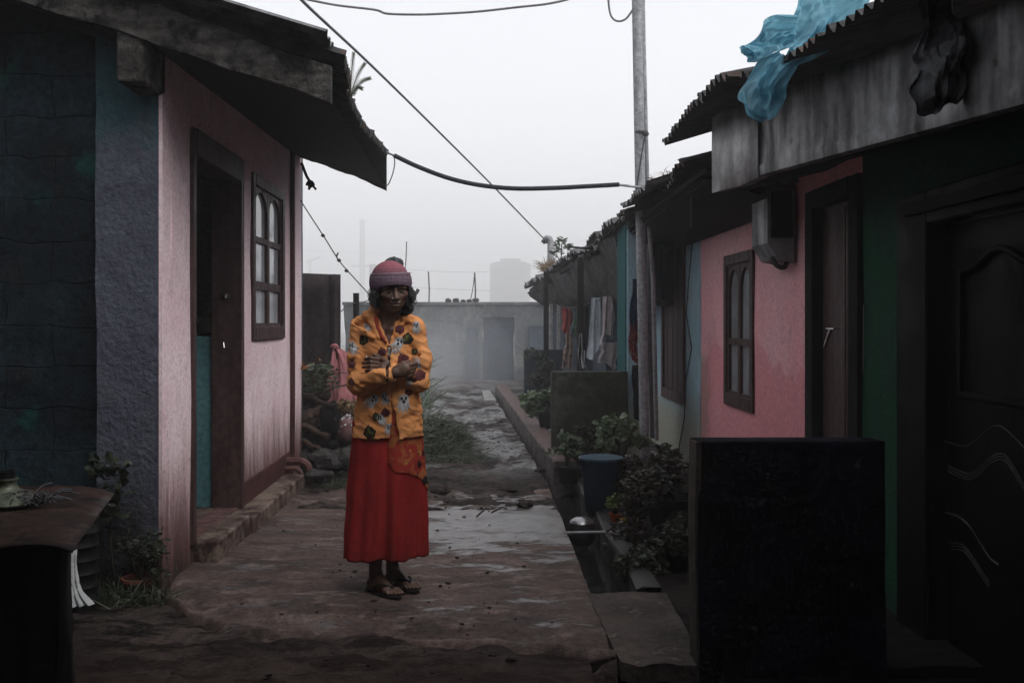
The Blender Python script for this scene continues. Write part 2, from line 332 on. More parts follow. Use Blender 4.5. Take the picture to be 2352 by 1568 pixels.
M['chrome'] = mk('worn_chrome', (.6,.6,.6), (.45,.45,.45), rough=.25, metal=.9, bump=.1)
M['white_trim'] = mk('white_painted_slat', (.50,.48,.48), (.38,.36,.36), sc=9, bump=.3)
def water_mat():
    m = Nd('drain_water'); m.col((.012,.012,.012)); m.set(.04, 0, .6); m.bump(m.noise(40, 4), .12, .004); return m.mat
M['water'] = water_mat()
def path_mat():
    m = Nd('wet_path'); p = m.pos
    k = m.mix(m.ramp(m.noise(2.2, 7, p), .35, .65), (.112,.078,.069), (.064,.047,.043))
    k = m.mix(m.ramp(m.noise(5.5, 8, p, (.7, 1.6, 1), rough=.65), .5, .64), k, (.165,.122,.108))
    k = m.mix(m.ramp(m.noise(3.4, 7, p, (.6, 1.5, 1)), .55, .68, 0, .75), k, (.045,.034,.033))
    k = m.mix(m.ramp(m.noise(70, 3, p), .62, .7, 0, .6), k, (.03,.024,.022))
    s = m.sep(p)
    # thin films of rain water: glossier, greyer silt
    g1 = m.n('ShaderNodeTexGradient', gradient_type='SPHERICAL'); mp = m.n('ShaderNodeMapping'); mp.vector_type = 'TEXTURE'
    mp.inputs['Location'].default_value = (.12, 6.25, 0); mp.inputs['Scale'].default_value = (1.0, 1.25, 9); m.l(p, mp.inputs['Vector']); m.l(mp.outputs[0], g1.inputs['Vector'])
    nn = m.ma('ADD', m.ma('MULTIPLY', m.noise(3.2, 8, p, (.6, 1.5, 1), rough=.68), .75), m.ma('MULTIPLY', m.noise(17, 6, p, (.6, 1.4, 1), rough=.7), .25))
    wet = m.ramp(m.ma('ADD', m.ma('MULTIPLY', g1.outputs['Fac'], .24), nn), .535, .63)
    k = m.mix(m.ma('MULTIPLY', wet, .5), k, (.10,.10,.106)); m.col(k)
    m.set(m.ramp(wet, 0, 1, .75, .30), 0, .5); m.l(m.ramp(wet, 0, 1, .1, .55), m.b.inputs['Specular IOR Level'])
    g = m.ramp(m.noise(30, 9, p, rough=.75), .3, .7, .55, 1.3); k = m.mix(1.0, k, m.gray(g), 'MULTIPLY'); m.col(k)
    h = m.ma('ADD', m.ma('ADD', m.noise(42, 8, p, rough=.7), m.ma('MULTIPLY', m.noise(9, 6, p), 1.6)), m.ma('MULTIPLY', m.noise(160, 3, p), .35))
    m.bump(m.ma('MULTIPLY', h, m.ramp(wet, 0, 1, 1, .45)), .75, .012); return m.mat
def mud_mat():
    m = Nd('muddy_ground'); p = m.pos; s = m.sep(p)
    k = m.mix(m.ramp(m.noise(2, 7, p), .35, .65), (.075,.058,.052), (.042,.034,.031))
    k = m.mix(m.ramp(m.noise(9, 8, p, (.5, 1.2, 1), rough=.7), .47, .56), k, (.018,.015,.014))
    far = m.ramp(s[1], 7.6, 9.2)
    wet = m.ma('MULTIPLY', m.ramp(m.ma('ADD', m.ma('MULTIPLY', m.noise(9, 10, p, (.6, 1.0, 1), rough=.8, dist=1.2), .5), m.ma('MULTIPLY', m.noise(1.6, 6, p, (1, .6, 1)), .5)), .46, .535), far)
    k = m.mix(m.ma('MULTIPLY', wet, .6), k, (.12,.12,.125)); m.col(k); m.set(m.ramp(wet, 0, 1, .85, .17), 0, .5); m.l(m.ramp(wet, 0, 1, .06, .6), m.b.inputs['Specular IOR Level'])
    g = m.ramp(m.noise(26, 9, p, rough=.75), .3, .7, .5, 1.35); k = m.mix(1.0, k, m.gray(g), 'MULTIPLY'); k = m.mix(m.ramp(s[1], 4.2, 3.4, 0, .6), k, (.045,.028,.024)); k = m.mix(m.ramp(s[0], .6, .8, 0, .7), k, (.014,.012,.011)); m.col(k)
    m.bump(m.ma('ADD', m.noise(34, 9, p, rough=.75), m.ma('MULTIPLY', m.noise(10, 6, p), 1.8)), .9, .02); return m.mat
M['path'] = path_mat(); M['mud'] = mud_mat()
# ================================================================ ground, path, drain
def bend(Y): return -.0375*np.clip(np.asarray(Y, float)-8, 0, 20)
RIM = [(-1.9,4.9),(-1.61,4.72),(-1.335,4.32),(-1.126,4.09),(-.89,3.99),(-.62,3.95),(-.185,3.87),(.0,3.85),(.233,3.80),(.46,3.72)]
def rim_y(x): return np.interp(x, [a for a, b in RIM], [b for a, b in RIM])
def build_ground():
    us = np.concatenate([[-140,-60,-20,-8,-4], np.arange(-2.6, .49, .03), [.498,.502,.56,.62,.68,.728,.732], np.arange(.76, 2.2, .04), [3,5,10,30,140]])
    ys = np.concatenate([[-12,-6,-2,1], np.arange(2.6, 8, .03), np.arange(8, 22, .06), [23,26,32,50,100,320]])
    U, Yg = np.meshgrid(us, ys, indexing='ij'); X = U+bend(Yg)
    p = np.stack([X, Yg, 0*X], -1)
    n1 = fbm(p*1.3, 4, 3); n2 = fbm(p*7, 4, 9); n3 = np.abs(fbm(p*np.array([5, 9, 1]), 4, 21))
    near = (np.abs(X) < 4) & (Yg < 24)
    z = np.where(near, .012*n1+.006*n2, -.05)
    mud = near & (U < .5) & (Yg > 6.72) & (Yg < 20); z = np.where(mud, z+.022*fbm(p*np.array([3.5, 5, 1]), 5, 21)+.011*fbm(p*np.array([15, 21, 1]), 3, 33)-.008, z)
    under = (U < .52) & (U > -1.66) & (Yg < 6.72) & (Yg > rim_y(U)+.10); z = np.where(under, -.07, z)
    front = (~under) & (Yg < 5.2) & (U < .49) & (U > -3); z = np.where(front, -.012-.02*np.clip((3.95-Yg)/.5, 0, 1)+.014*n1+.010*n2+.012*fbm(p*np.array([6, 9, 1]), 4, 61), z)
    z = np.where((U > .73) & (Yg < 22), -.03+.008*n2, z)
    z = np.where((U > .5) & (U < .73) & (Yg > 3.2) & (Yg < 18), -.17+.012*n2, z)
    z = np.where((U > .42) & (Yg < 3.72), -.27, z)
    z = np.where(near, z, -.06)
    mb = MB(); mb.grid(np.stack([X, Yg, z], -1)[:, ::-1])
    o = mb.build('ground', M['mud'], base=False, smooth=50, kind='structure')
build_ground()
def build_path():
    xs = np.concatenate([np.arange(-1.62, .46, .016), [.475, .49, .5, .502]])
    v = np.concatenate([[0, 0, .006, .014, .022, .03, .04, .05, .06, .075, .09, .105, .12, .14, .16], np.linspace(.18, 1, 190)])
    Pt = np.zeros((len(xs), len(v), 3))
    for i, x in enumerate(xs):
        y0 = float(rim_y(x))+.02*math.sin(x*9)+.012*math.sin(x*31); y1 = 7.5+.12*math.sin(x*5)+.06*math.sin(x*17)
        d = v*1.0; y = np.where(d < .18, y0+d, y0+.18+(d-.18)/.82*(y1-y0-.18))
        Pt[i, :, 0] = x; Pt[i, :, 1] = y
    P3 = Pt.copy(); d = Pt[:, :, 1]-Pt[:, :1, 1]
    z = .010*fbm(P3*2.2, 4, 5)+.004*fbm(P3*11, 3, 8)
    rimb = .022*np.exp(-((d-.07)/.055)**2)*(1+.35*fbm(P3*5, 2, 2))
    z = z+rimb-.03*np.exp(-((d-.22)/.09)**2)
    z = z-.05*np.clip(1-d/.06, 0, 1)**1.5
    for pl, wd, dp in (([(.03,3.87),(.06,3.80),(.1,3.76),(.3,3.79),(.42,3.73)], .012, .02), ([(-.8,4.33),(-.4,4.37),(.1,4.34),(.35,4.4)], .008, .008),
                       ([(-1.2,4.55),(-.9,4.42),(-.7,4.43)], .01, .012), ([(-.3,6.05),(.1,6.0),(.5,5.95)], .01, .01), ([(-.3,6.9),(.2,6.75),(.5,6.78)], .012, .012),
                       ([(-.52,4.05),(-.50,3.93)], .012, .02), ([(-.66,4.07),(-.68,3.94)], .012, .02)):
        dm = np.full(d.shape, 9.0)
        for (ax, ay), (bx, by) in zip(pl[:-1], pl[1:]):
            qx, qy = Pt[:, :, 0]-ax, Pt[:, :, 1]-ay+.012*np.sin(Pt[:, :, 0]*40); L = (bx-ax)**2+(by-ay)**2
            t = np.clip((qx*(bx-ax)+qy*(by-ay))/L, 0, 1); dm = np.minimum(dm, np.hypot(qx-t*(bx-ax), qy-t*(by-ay)))
        z = z-dp*np.exp(-(dm/wd)**2)
    wear = np.clip((Pt[:, :, 1]-6.5)/.6, 0, 1)*(.02*np.maximum(fbm(P3*6, 4, 31), -.4)-.006)
    z = z+wear; z[:, 0] = -.09; z[-1] = -.18; z[:, -1] = -.07; z[0] = -.08
    Pt[:, :, 2] = z
    mb = MB(); mb.grid(Pt); o = mb.build('path', M['path'], base=False, smooth=60, kind='structure')
build_path()
# slab bridging the drain, the kerbs and the water
mb = MB()
P4 = []
for t in np.linspace(0, 1, 14):
    row = []
    for s in np.linspace(0, 1, 16):
        x = .512+s*(.315+.03*t)-.03*t*(1-s); y = 3.70+t*.98+.015*math.sin(s*9+3); row.append((x, y, .0))
    P4.append(row)
P4 = np.array(P4); P4[:, :, 2] = .012*fbm(P4*5, 4, 12)-.004; top = P4[::-1]
mb.grid(top)
edge = [tuple(q) for q in P4[0]]+[tuple(q) for q in P4[1:, -1]]+[tuple(q) for q in P4[-1, -2::-1]]+[tuple(q) for q in P4[-2:0:-1, 0]]
n = len(edge); mb.add(edge+[(a, b, c-.07) for a, b, c in edge], [(i, i+n, (i+1) % n+n, (i+1) % n) for i in range(n)])
mb.build('cover_slab', M['slab_c'], label='worn concrete slab laid over the near end of the open drain', cat='slab')
mb = MB()
ysK = np.linspace(8.0, 17.4, 24)
prof = [(.06, -.18), (.065, .12), (.075, .132), (.245, .135), (.255, .12), (.26, -.1)]
Pk = np.array([[(.5+bend(y)+a, y, b+.004*math.sin(y*7+a*30)) for a, b in prof] for y in ysK]); mb.grid(Pk); mb.m = [1 if (i % 5) in (2,) else 0 for i in range(len(mb.f))]
mb.add([tuple(q) for q in Pk[0]], [(0, 1, 2, 3, 4, 5)])
mb.build('kerb', [M['concrete'], M['kerb_red']], base=False, kind='structure')
mb = MB()
ysK = np.linspace(4.7, 7.96, 12)
mb.grid(np.array([[(.732+.012*math.sin(y*5), y, -.18), (.735+.012*math.sin(y*5), y, .0), (.75, y, .012), (.84, y, .01), (.85, y, -.1)] for y in ysK]))
mb.build('drain_edge', M['wet_edge'], base=False, kind='structure')
mb = MB()
mb.add([(.5, 3.9, -.155), (.735, 3.9, -.155), (.735, 8, -.155), (.5, 8, -.155)], [(0, 1, 2, 3)])
mb.add([(.5, 8, -.155), (.57, 8, -.155), (.57+float(bend(17.5)), 17.5, -.155), (.5+float(bend(17.5)), 17.5, -.155)], [(0, 1, 2, 3)])
mb.build('water', M['water'], base=False, kind='structure')
# ================================================================ wall builder
def wall(mb, A, B, holes, f, step=.14, amp=.004, seed=1, thick=.13, m=0):
    """solid wall on a rectangle A=(a0,a1), B=(b0,b1) with holes; f(a,b,d) -> world, d=0 front, 1 back"""
    def cuts(lo, hi, extra):
        c = sorted(set([lo, hi]+[e for e in extra if lo < e < hi])); out = []
        for p, q in zip(c[:-1], c[1:]): 
            k = max(1, int(round((q-p)/step))); out += [p+(q-p)*i/k for i in range(k)]
        return out+[hi]
    a = cuts(*A, [h[0] for h in holes]+[h[1] for h in holes]); b = cuts(*B, [h[2] for h in holes]+[h[3] for h in holes])
    na, nb = len(a)-1, len(b)-1
    ok = lambda i, j: 0 <= i < na and 0 <= j < nb and not any(h[0]-1e-6 < (a[i]+a[i+1])/2 < h[1] and h[2] < (b[j]+b[j+1])/2 < h[3] for h in holes)
    idx = {}; v = []; fc = []
    def vid(i, j, d):
        k = (i, j, d)
        if k not in idx:
            idx[k] = len(v); q = np.array(f(a[i], b[j], d), float); v.append(q)
        return idx[k]
    for i in range(na):
        for j in range(nb):
            if not ok(i, j): continue
            fc.append((vid(i,j,0), vid(i+1,j,0), vid(i+1,j+1,0), vid(i,j+1,0))); fc.append((vid(i,j,1), vid(i,j+1,1), vid(i+1,j+1,1), vid(i+1,j,1)))
            if not ok(i-1, j): fc.append((vid(i,j,0), vid(i,j+1,0), vid(i,j+1,1), vid(i,j,1)))
            if not ok(i+1, j): fc.append((vid(i+1,j,0), vid(i+1,j,1), vid(i+1,j+1,1), vid(i+1,j+1,0)))
            if not ok(i, j-1): fc.append((vid(i,j,0), vid(i,j,1), vid(i+1,j,1), vid(i+1,j,0)))
            if not ok(i, j+1): fc.append((vid(i,j+1,0), vid(i+1,j+1,0), vid(i+1,j+1,1), vid(i,j+1,1)))
    v = np.array(v); nz = np.stack([fbm(v*2.3+seed, 3, seed), fbm(v*2.3+seed+9, 3, seed+4), 0*v[:, 0]], 1)*amp
    return mb.add(v+nz, fc, m)
def yz(X, thick=.13, sgn=-1, skew=0): return lambda a, b, d: (X+sgn*thick*d+skew*a, a, b)
def xz(Y, thick=.13): return lambda a, b, d: (a, Y+thick*d, b)
def corrug(P00, P10, P01, pitch=.076, amp=.016, rows=6, seed=0, ragged=.02, droop=0.0, bendn=.012, curl=0):
    """corrugated sheet: waves run along P00->P10, sheet falls P00->P01"""
    P00, P10, P01 = Vector(P00), Vector(P10), Vector(P01); w = (P10-P00).length; nw = int(w/pitch*6)
    nrm = (P10-P00).cross(P01-P00).normalized()
    if nrm.z < 0: nrm = -nrm
    g = np.zeros((nw+1, rows+1, 3))
    for i in range(nw+1):
        s = i/nw; rg = ragged*float(vn(np.array([s*w/.65 // 1, seed*3.1, .5]), seed))+.25*ragged*float(vn(np.array([s*w*9, seed, .2]), seed+3))
        lift = .012*((s*w/.65) % 1 < .1)
        for j in range(rows+1):
            t = j/rows; tt = t*(1+rg)
            p = P00+(P10-P00)*s+(P01-P00)*tt
            h = amp*math.sin(2*math.pi*s*w/pitch)+lift+bendn*float(vn(np.array([s*w*1.6, t*2, seed*1.7]), seed+7))-droop*t**4+curl*t**6*float(vn(np.array([s*w*2.3, 4, seed]), 5))
            g[i, j] = p+nrm*h
    return g
# ================================================================ house on the left
hl = thing('house', 'low pink plastered house with a brown doorway, left of the standing woman', 'house', (-2.2, 6.4, 0))
mb = MB(); XL = -1.515
mb.box(-1.532, XL, 4.70, 4.84, -.1, 2.72); wall(mb, (4.83, 8.15), (-.1, 2.72), [(5.2, 6.17, .112, 2.23), (6.48, 7.52, 1.15, 2.225)], yz(XL, .14), seed=3, amp=.006)
part(mb, 'wall', M['pink_l'], hl)
mb = MB(); wall(mb, (-1.83, -1.533), (-.1, 2.75), [], xz(4.70, .12), step=.06, amp=.009, seed=5)
part(mb, 'corner_post', M['column'], hl)
mb = MB(); wall(mb, (-5.5, -1.80), (-.1, 3.6), [], xz(4.775, .12), step=.1, amp=.010, seed=8)
part(mb, 'block_wall', M['blocks'], hl)
mb = MB(); wall(mb, (-5.5, -1.50), (-.1, 3.3), [], xz(8.16, .12), step=.3, amp=.004, seed=9); mb.box(-5.6, -5.5, 4.7, 8.3, -.1, 3.6)
part(mb, 'back_wall', M['column'], hl)
mb = MB(); mb.box(XL-.02, XL+.028, 7.80, 8.15, .0, 2.66)
part(mb, 'pilaster', M['pink_l'], hl, bevel=.006)
mb = MB(); mb.box(XL+.002, XL+.034, 7.79, 7.85, .1, 2.6)
part(mb, 'downpipe', M['plinth_red'], hl, bevel=.012)
mb = MB(); mb.box(XL-.01, XL+.012, 6.24, 7.79, .06, .245)
part(mb, 'plinth', M['plinth_red'], hl, bevel=.004)
mb = MB(); mb.box(XL-.02, -1.36, 5.93, 7.58, -.1, .103)
part(mb, 'ledge', M['step_c'], hl, bevel=.012)
# doorway
fr = MB(); fr.box(XL-.17, XL+.018, 5.15, 5.205, .10, 2.27); fr.box(XL-.17, XL+.02, 6.165, 6.235, .10, 2.27); fr.box(XL-.17, XL+.022, 5.205, 6.165, 2.13, 2.272)
dfr = part(fr, 'door_frame', M['brown_wood'], hl, bevel=.006)
mb = MB(); mb.box(XL-.10, XL-.05, 6.156, 6.166, 1.40, 1.435); mb.box(XL-.085, XL-.075, 6.14, 6.16, 1.405, 1.43)
part(mb, 'latch', M['chrome'], dfr)
mb = MB(); mb.tube([(XL-.085, 6.165, 1.13), (XL-.085, 6.13, 1.13), (XL-.08, 6.125, 1.10)], .006); part(mb, 'hook', M['chrome'], dfr)
mb = MB(); mb.box(-5.4, XL-.15, 4.92, 8.15, .07, .108); part(mb, 'floor', M['step_c'], hl); mb = MB(); mb.box(-5.4, XL-.15, 4.92, 8.14, 2.62, 2.66); part(mb, 'indoor_ceiling', M['soffit'], hl)
mb = MB(); mb.box(-3.2, XL-.145, 6.19, 6.33, .1, 1.17); part(mb, 'kitchen_counter', M['teal_in'], hl, bevel=.01)
mb = MB(); mb.box(-5.4, XL-.15, 8.04, 8.12, .1, 2.62); part(mb, 'interior_wall', M['teal_in'], hl)
# window: two casements of three panes, the top ones arched
def casement_window(parent, X, sgn, y0, y1, z0, z1, ncol, rows, M_f, M_g, fw=.055, arch=True, pro=.02):
    """frame bars in the wall plane X facing sgn; rows = list of (z0,z1); top row gets an arched head"""
    f = MB()
    f.box(*sorted((X-sgn*.05, X+sgn*pro)), y0-.02, y0+fw, z0-.02, z1+.02); f.box(*sorted((X-sgn*.05, X+sgn*pro)), y1-fw, y1+.02, z0-.02, z1+.02)
    f.box(*sorted((X-sgn*.05, X+sgn*(pro+.002))), y0+fw, y1-fw, z0-.02, z0+fw*1.3); f.box(*sorted((X-sgn*.05, X+sgn*(pro+.002))), y0+fw, y1-fw, z1-fw, z1+.02)
    w = part(f, 'window', M_f, parent, bevel=.005)
    ya, yb = y0+fw, y1-fw; cw = (yb-ya)/ncol
    c = MB()
    for k in range(ncol):
        p0, p1 = ya+k*cw+.002, ya+(k+1)*cw-.002; xa = sorted((X-sgn*.035, X+sgn*.006)); st = .030
        c.box(*xa, p0, p0+st, z0+fw*1.3, z1-fw); c.box(*xa, p1-st, p1, z0+fw*1.3, z1-fw)
        lo = z0+fw*1.3
        for r, (ra, rb) in enumerate(rows):
            c.box(xa[0]+.002, xa[1]-.002, p0+st, p1-st, lo, ra); lo = rb
        # arched head: filled board above an arc
        n = 10; top = z1-fw; sp = rows[-1][1]-.02; pts = []
        for i in range(n+1):
            t = i/n; yy = p0+st+(p1-p0-2*st)*t; pts.append((yy, sp-.09+.11*math.sqrt(max(0, 1-(2*t-1)**2))+(.02*(1-abs(2*t-1)))))
        for (ya_, za_), (yb_, zb_) in zip(pts[:-1], pts[1:]):
            c.hexa([(xa[0]+.003, ya_, za_), (xa[1]-.003, ya_, za_), (xa[1]-.003, yb_, zb_), (xa[0]+.003, yb_, zb_)], [(xa[0]+.003, ya_, top), (xa[1]-.003, ya_, top), (xa[1]-.003, yb_, top), (xa[0]+.003, yb_, top)])
    part(c, 'casement', M_f, w, smooth=20)
    g = MB(); g.box(*sorted((X-sgn*.022, X-sgn*.016)), ya, yb, z0+fw, z1-fw); part(g, 'pane', M_g, w, smooth=0)
    mb = MB()
    return w
casement_window(hl, XL, 1, 6.50, 7.50, 1.155, 2.215, 2, [(1.25, 1.475), (1.53, 1.79), (1.83, 2.12)], M['brown_wood'], M['glass_l'])
# roof: a corrugated sheet, a boarded slope beneath it, the weathered bargeboards
eN, eF = Vector((-.63, 4.40, 2.43)), Vector((-.775, 8.10, 2.625)); up = Vector((-3.2, 0, .93))
g = corrug(eN+up, eF+up, eN, rows=8, seed=2, ragged=.007, amp=.030, pitch=.082, bendn=.006); g[:, :, 0] -= .065*np.sin(np.pi*np.clip((g[:, :, 1]-4.4)/3.7, 0, 1))
mb = MB(); mb.grid(g)
roof = part(mb, 'roof', M['sheet_dark'], hl, smooth=80)
mb = MB(); mb.grid(corrug(eN+up+Vector((0, -.16, .05)), eN+up+Vector((0, .6, .05)), eN+Vector((-.02, -.16, .035)), rows=10, seed=5, ragged=.01, bendn=.03)); part(mb, 'roof_edge_sheet', M['sheet_grey'], roof, smooth=80)
mb = MB()
mb.add([(-.665, 4.47, 2.235), (-.80, 8.05, 2.36), (-1.60, 8.05, 2.625), (-1.60, 4.47, 2.55)], [(0, 1, 2, 3)])
mb.add([(-1.60, 4.47, 2.55), (-5.5, 4.47, 3.6), (-5.5, 4.9, 3.6), (-1.60, 4.9, 2.56)], [(0, 1, 2, 3)])
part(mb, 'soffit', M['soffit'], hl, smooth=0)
def rafterboard(name, x0, z0, x1, z1, h, Y, th, mat, seed):
    mb = MB(); n = 30; g = []
    for i in range(n+1):
        t = i/n; x = x0+(x1-x0)*t; z = z0+(z1-z0)*t; e = .014*float(fbm(np.array([x*7, seed, 0]), 3, seed)); e2 = .012*float(fbm(np.array([x*9, seed+3, 0]), 3, seed))
        g.append([(x, Y, z+e), (x, Y, z+h*.33), (x, Y, z+h*.66), (x, Y, z+h+e2), (x, Y+th, z+h+e2), (x, Y+th, z+e)])
    g = np.array(g); g[:, :, 1] += .004*fbm(g*9, 3, seed)
    mb.grid(np.concatenate([g, g[:, :1]], 1)); mb.add([tuple(q) for q in g[0]], [(0, 1, 2, 3, 4, 5)]); mb.add([tuple(q) for q in g[-1]], [(5, 4, 3, 2, 1, 0)])
    return part(mb, name, mat, hl)
rafterboard('bargeboard', -5.2, 3.72, -.675, 2.235, .165, 4.41, .045, M['grey_wood'], 3)
rafterboard('bargeboard', -1.7, 2.675, -.785, 2.325, .27, 8.07, .03, M['dark_wood'], 6)
mb = MB(); mb.box(-1.635, -1.515, 4.43, 4.75, 2.33, 2.57); part(mb, 'beam_end', M['grey_wood'], hl, bevel=.012)
mb = MB(); mb.tube([(-1.48, 8.1, 2.55), (-1.44, 8.12, 2.44), (-1.40, 8.1, 2.38), (-1.42, 8.1, 2.33)], .012, 6); mb.tube([(-1.40, 8.1, 2.38), (-1.36, 8.1, 2.33)], .01, 6); mb.ball((-1.405, 8.1, 2.375), .03, amp=.3)
part(mb, 'torn_rope', M['dark_wood'], hl)
# unseen roof and walls added round the camera to shade the near corners
mb = MB(); mb.grid(corrug((-5.2, -2.8, 2.66), (-5.2, 2.6, 2.66), (2.6, -2.8, 2.50), rows=10, seed=9, ragged=.0)); part(mb, 'unseen_shade_roof', M['sheet_dark'], hl, smooth=80)
mb = MB(); wall(mb, (-5.2, 3.2), (-.2, 2.9), [(-.7, .5, -.3, 2.1)], xz(-2.9, .12), step=.4); wall(mb, (-2.9, 4.7), (-.2, 3.6), [], yz(-2.95, .12), step=.4); part(mb, 'unseen_shade_wall', M['blocks'], hl)
mb = MB(); mb.box(-1.525, -1.385, 5.215, 5.925, -.05, .116)
st = part(mb, 'step', M['step_c'], hl, bevel=.012)
# ================================================================ row of houses on the right
XR = 1.83
hg = thing('house', 'dark green house with a carved black double door, nearest on the right', 'house', (2.6, 3.4, 0), 'row houses on the right')
mb = MB(); wall(mb, (-1.5, 4.80), (-.4, 2.30), [(2.2, 4.34, -.3, 1.80)], yz(XR, .14, 1), seed=13, amp=.005); wall(mb, (XR, 4.5), (-.4, 2.5), [], xz(-1.6, .1), step=.5)
part(mb, 'wall', M['green_w'], hg)
fr = MB(); fr.box(XR-.03, XR+.16, 4.05, 4.345, -.3, 1.80); fr.box(XR-.03, XR+.16, 2.15, 2.30, -.3, 1.80); fr.box(XR-.032, XR+.16, 2.30, 4.05, 1.66, 1.802)
part(fr, 'door_frame', M['black_door'], hg, bevel=.01)
mb = MB(); mb.bar((XR-.045, 4.2, 1.73), (XR-.045, 2.2, 1.73), .03, .05); part(mb, 'lintel_trim', M['dark_wood'], hg, bevel=.006)
def carved_leaf(y0, y1):
    d = MB(); d.box(XR+.05, XR+.09, y0, y1, -.3, 1.655); o = part(d, 'door', M['black_door'], hg, bevel=.004)
    w = y0-y1; c = MB()
    c = MB(); ya, yb = y0+.13, y1-.13
    for a, b in (((XR+.045, ya, .98), (XR+.045, ya, 1.46)), ((XR+.045, yb, .98), (XR+.045, yb, 1.46))): c.bar(a, b, .025, .03, up=(1, 0, 0))
    c.tube([(XR+.045, ya+(yb-ya)*i/20, 1.46+.07*math.sin(i/20*math.pi)**3) for i in range(21)], .016, 6); c.bar((XR+.045, ya, .98), (XR+.045, yb, .98), .03, .025)
    part(c, 'panel', M['black_door'], o, bevel=.004); return o
M['black_gloss'] = mk('glossy_black_moulding', (.02,.02,.022), rough=.35, bump=.1, spec=.35)
d1 = carved_leaf(3.19, 4.03); d2 = carved_leaf(2.33, 3.17)
M['edge_shine'] = mk('carved_edge_shine', (.07,.066,.07), (.015,.015,.016), sc=14, rough=.5, bump=.1, spec=.3)  # shine along the carved mouldings, put in as a paler colour
def dz(pts, dy=0): return [onX((1600+x/2.351)/1.0629, (1000+(y+dy)/2.351)/1.0629, XR+.046) for x, y in pts]
for offs, pts in (((0, 17, 34), [(1680,318),(1740,348),(1800,365),(1860,335),(1910,280),(1965,252),(2010,262),(2060,330),(2116,425),(2200,520)]), ((0,), [(1660,178),(1720,198),(1780,207),(1850,165),(1920,104),(1970,92),(2020,120),(2116,215),(2200,300)]), ((0, 7), [(1665,585),(1720,600),(1770,630),(1820,685),(1870,770),(1920,845),(1970,883)]), ((0, 16, 34), [(1700,765),(1760,772),(1800,810),(1840,870),(1880,935),(1918,985)])):
    for dy in offs:
        mb = MB(); mb.tube(smooth_pts(dz(pts, dy), 6), .0017, 6); part(mb, 'moulding', M['edge_shine'], d1)
mb = MB()
for k in range(5): 
    a = k*2*math.pi/5+.3; mb.lathe([(0, 0), (.016, .001), (.017, .003), (0, .004)], (XR+.046, 3.34+.018*math.cos(a), .85+.018*math.sin(a)), 10, Matrix.Rotation(R(-90), 3, 'Y'))
part(mb, 'flower_sticker', mk('lilac_sticker', (.32,.25,.3), bump=.1), d1)
mb = MB(); mb.box(.86, XR, .5, 3.67, -.5, -.05); mb.box(.95, XR, 3.82, 4.9, -.4, -.06); part(mb, 'shade_floor', M['black_door'], hg)  # black floor slabs added so the near right corner stays dark
# its roof, gutter board and boarded ceiling, kinked outwards at the far end
fasc = [(-3.0, 2.05, 1.80, .30), (2.95, 1.60, 1.905, .33), (4.35, 1.45, 1.965, .37), (5.0, 1.40, 1.995, .40), (5.30, 1.372, 1.985, .415), (5.77, 1.345, 2.012, .43)]
mb = MB(); g = []
for i in range(len(fasc)-1):
    y0, x0, z0, h0 = fasc[i]; y1, x1, z1, h1 = fasc[i+1]; n = 3 if i else 6
    for k in range(n+(1 if i == len(fasc)-2 else 0)):
        t = k/n; y, x, z, h = [a+(b-a)*t for a, b in ((y0, y1), (x0, x1), (z0, z1), (h0, h1))]
        w = .008*math.sin(y*9)+.006*math.sin(y*23)
        g.append([(x+.05, y, z+.004), (x+.012, y, z), (x, y, z+.006), (x-.004, y, z+.05), (x+w*.6, y, z+.062), (x+w, y, z+h*.5), (x-w*.5, y, z+h*.85), (x, y, z+h)])
mb.grid(np.array(g)); part(mb, 'fascia', M['galv'], hg, smooth=40, solid=.004)
mb = MB(); mb.grid(np.array([[(x-.012, y, z-.004), (x-.014, y, z+h*.5), (x-.012, y, z+h+.004)] for y, x, z, h in ((5.02, 1.398, 1.992, .402), (5.3, 1.372, 1.985, .415), (5.5, 1.36, 1.998, .425), (5.785, 1.344, 2.012, .43))])); part(mb, 'fascia_end', M['galv_clean'], hg, smooth=40, solid=.006)
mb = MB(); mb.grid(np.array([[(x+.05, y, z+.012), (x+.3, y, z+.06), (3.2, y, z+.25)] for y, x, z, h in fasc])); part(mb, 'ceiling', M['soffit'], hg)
mb = MB(); mb.add([(1.352, 5.772, 2.014), (1.84, 5.772, 2.07), (1.84, 5.772, 2.56), (1.335, 5.772, 2.46)], [(0, 1, 2, 3)]); part(mb, 'gable_board', M['galv'], hg, smooth=0)
u2 = Vector((2.4, 0, .62))
mb = MB(); mb.grid(corrug(Vector((1.13, 6.36, 2.42))+u2, Vector((1.13, 4.25, 2.34))+u2, (1.13, 6.36, 2.42), rows=7, seed=11, ragged=.02, amp=.022, pitch=.1, bendn=.03, curl=.05))
mb.grid(corrug(Vector((1.24, 4.4, 2.36))+u2, Vector((1.6, -3.0, 2.16))+u2, (1.24, 4.4, 2.36), rows=5, seed=14, ragged=.015))
part(mb, 'roof', M['sheet_dark'], hg, smooth=80)

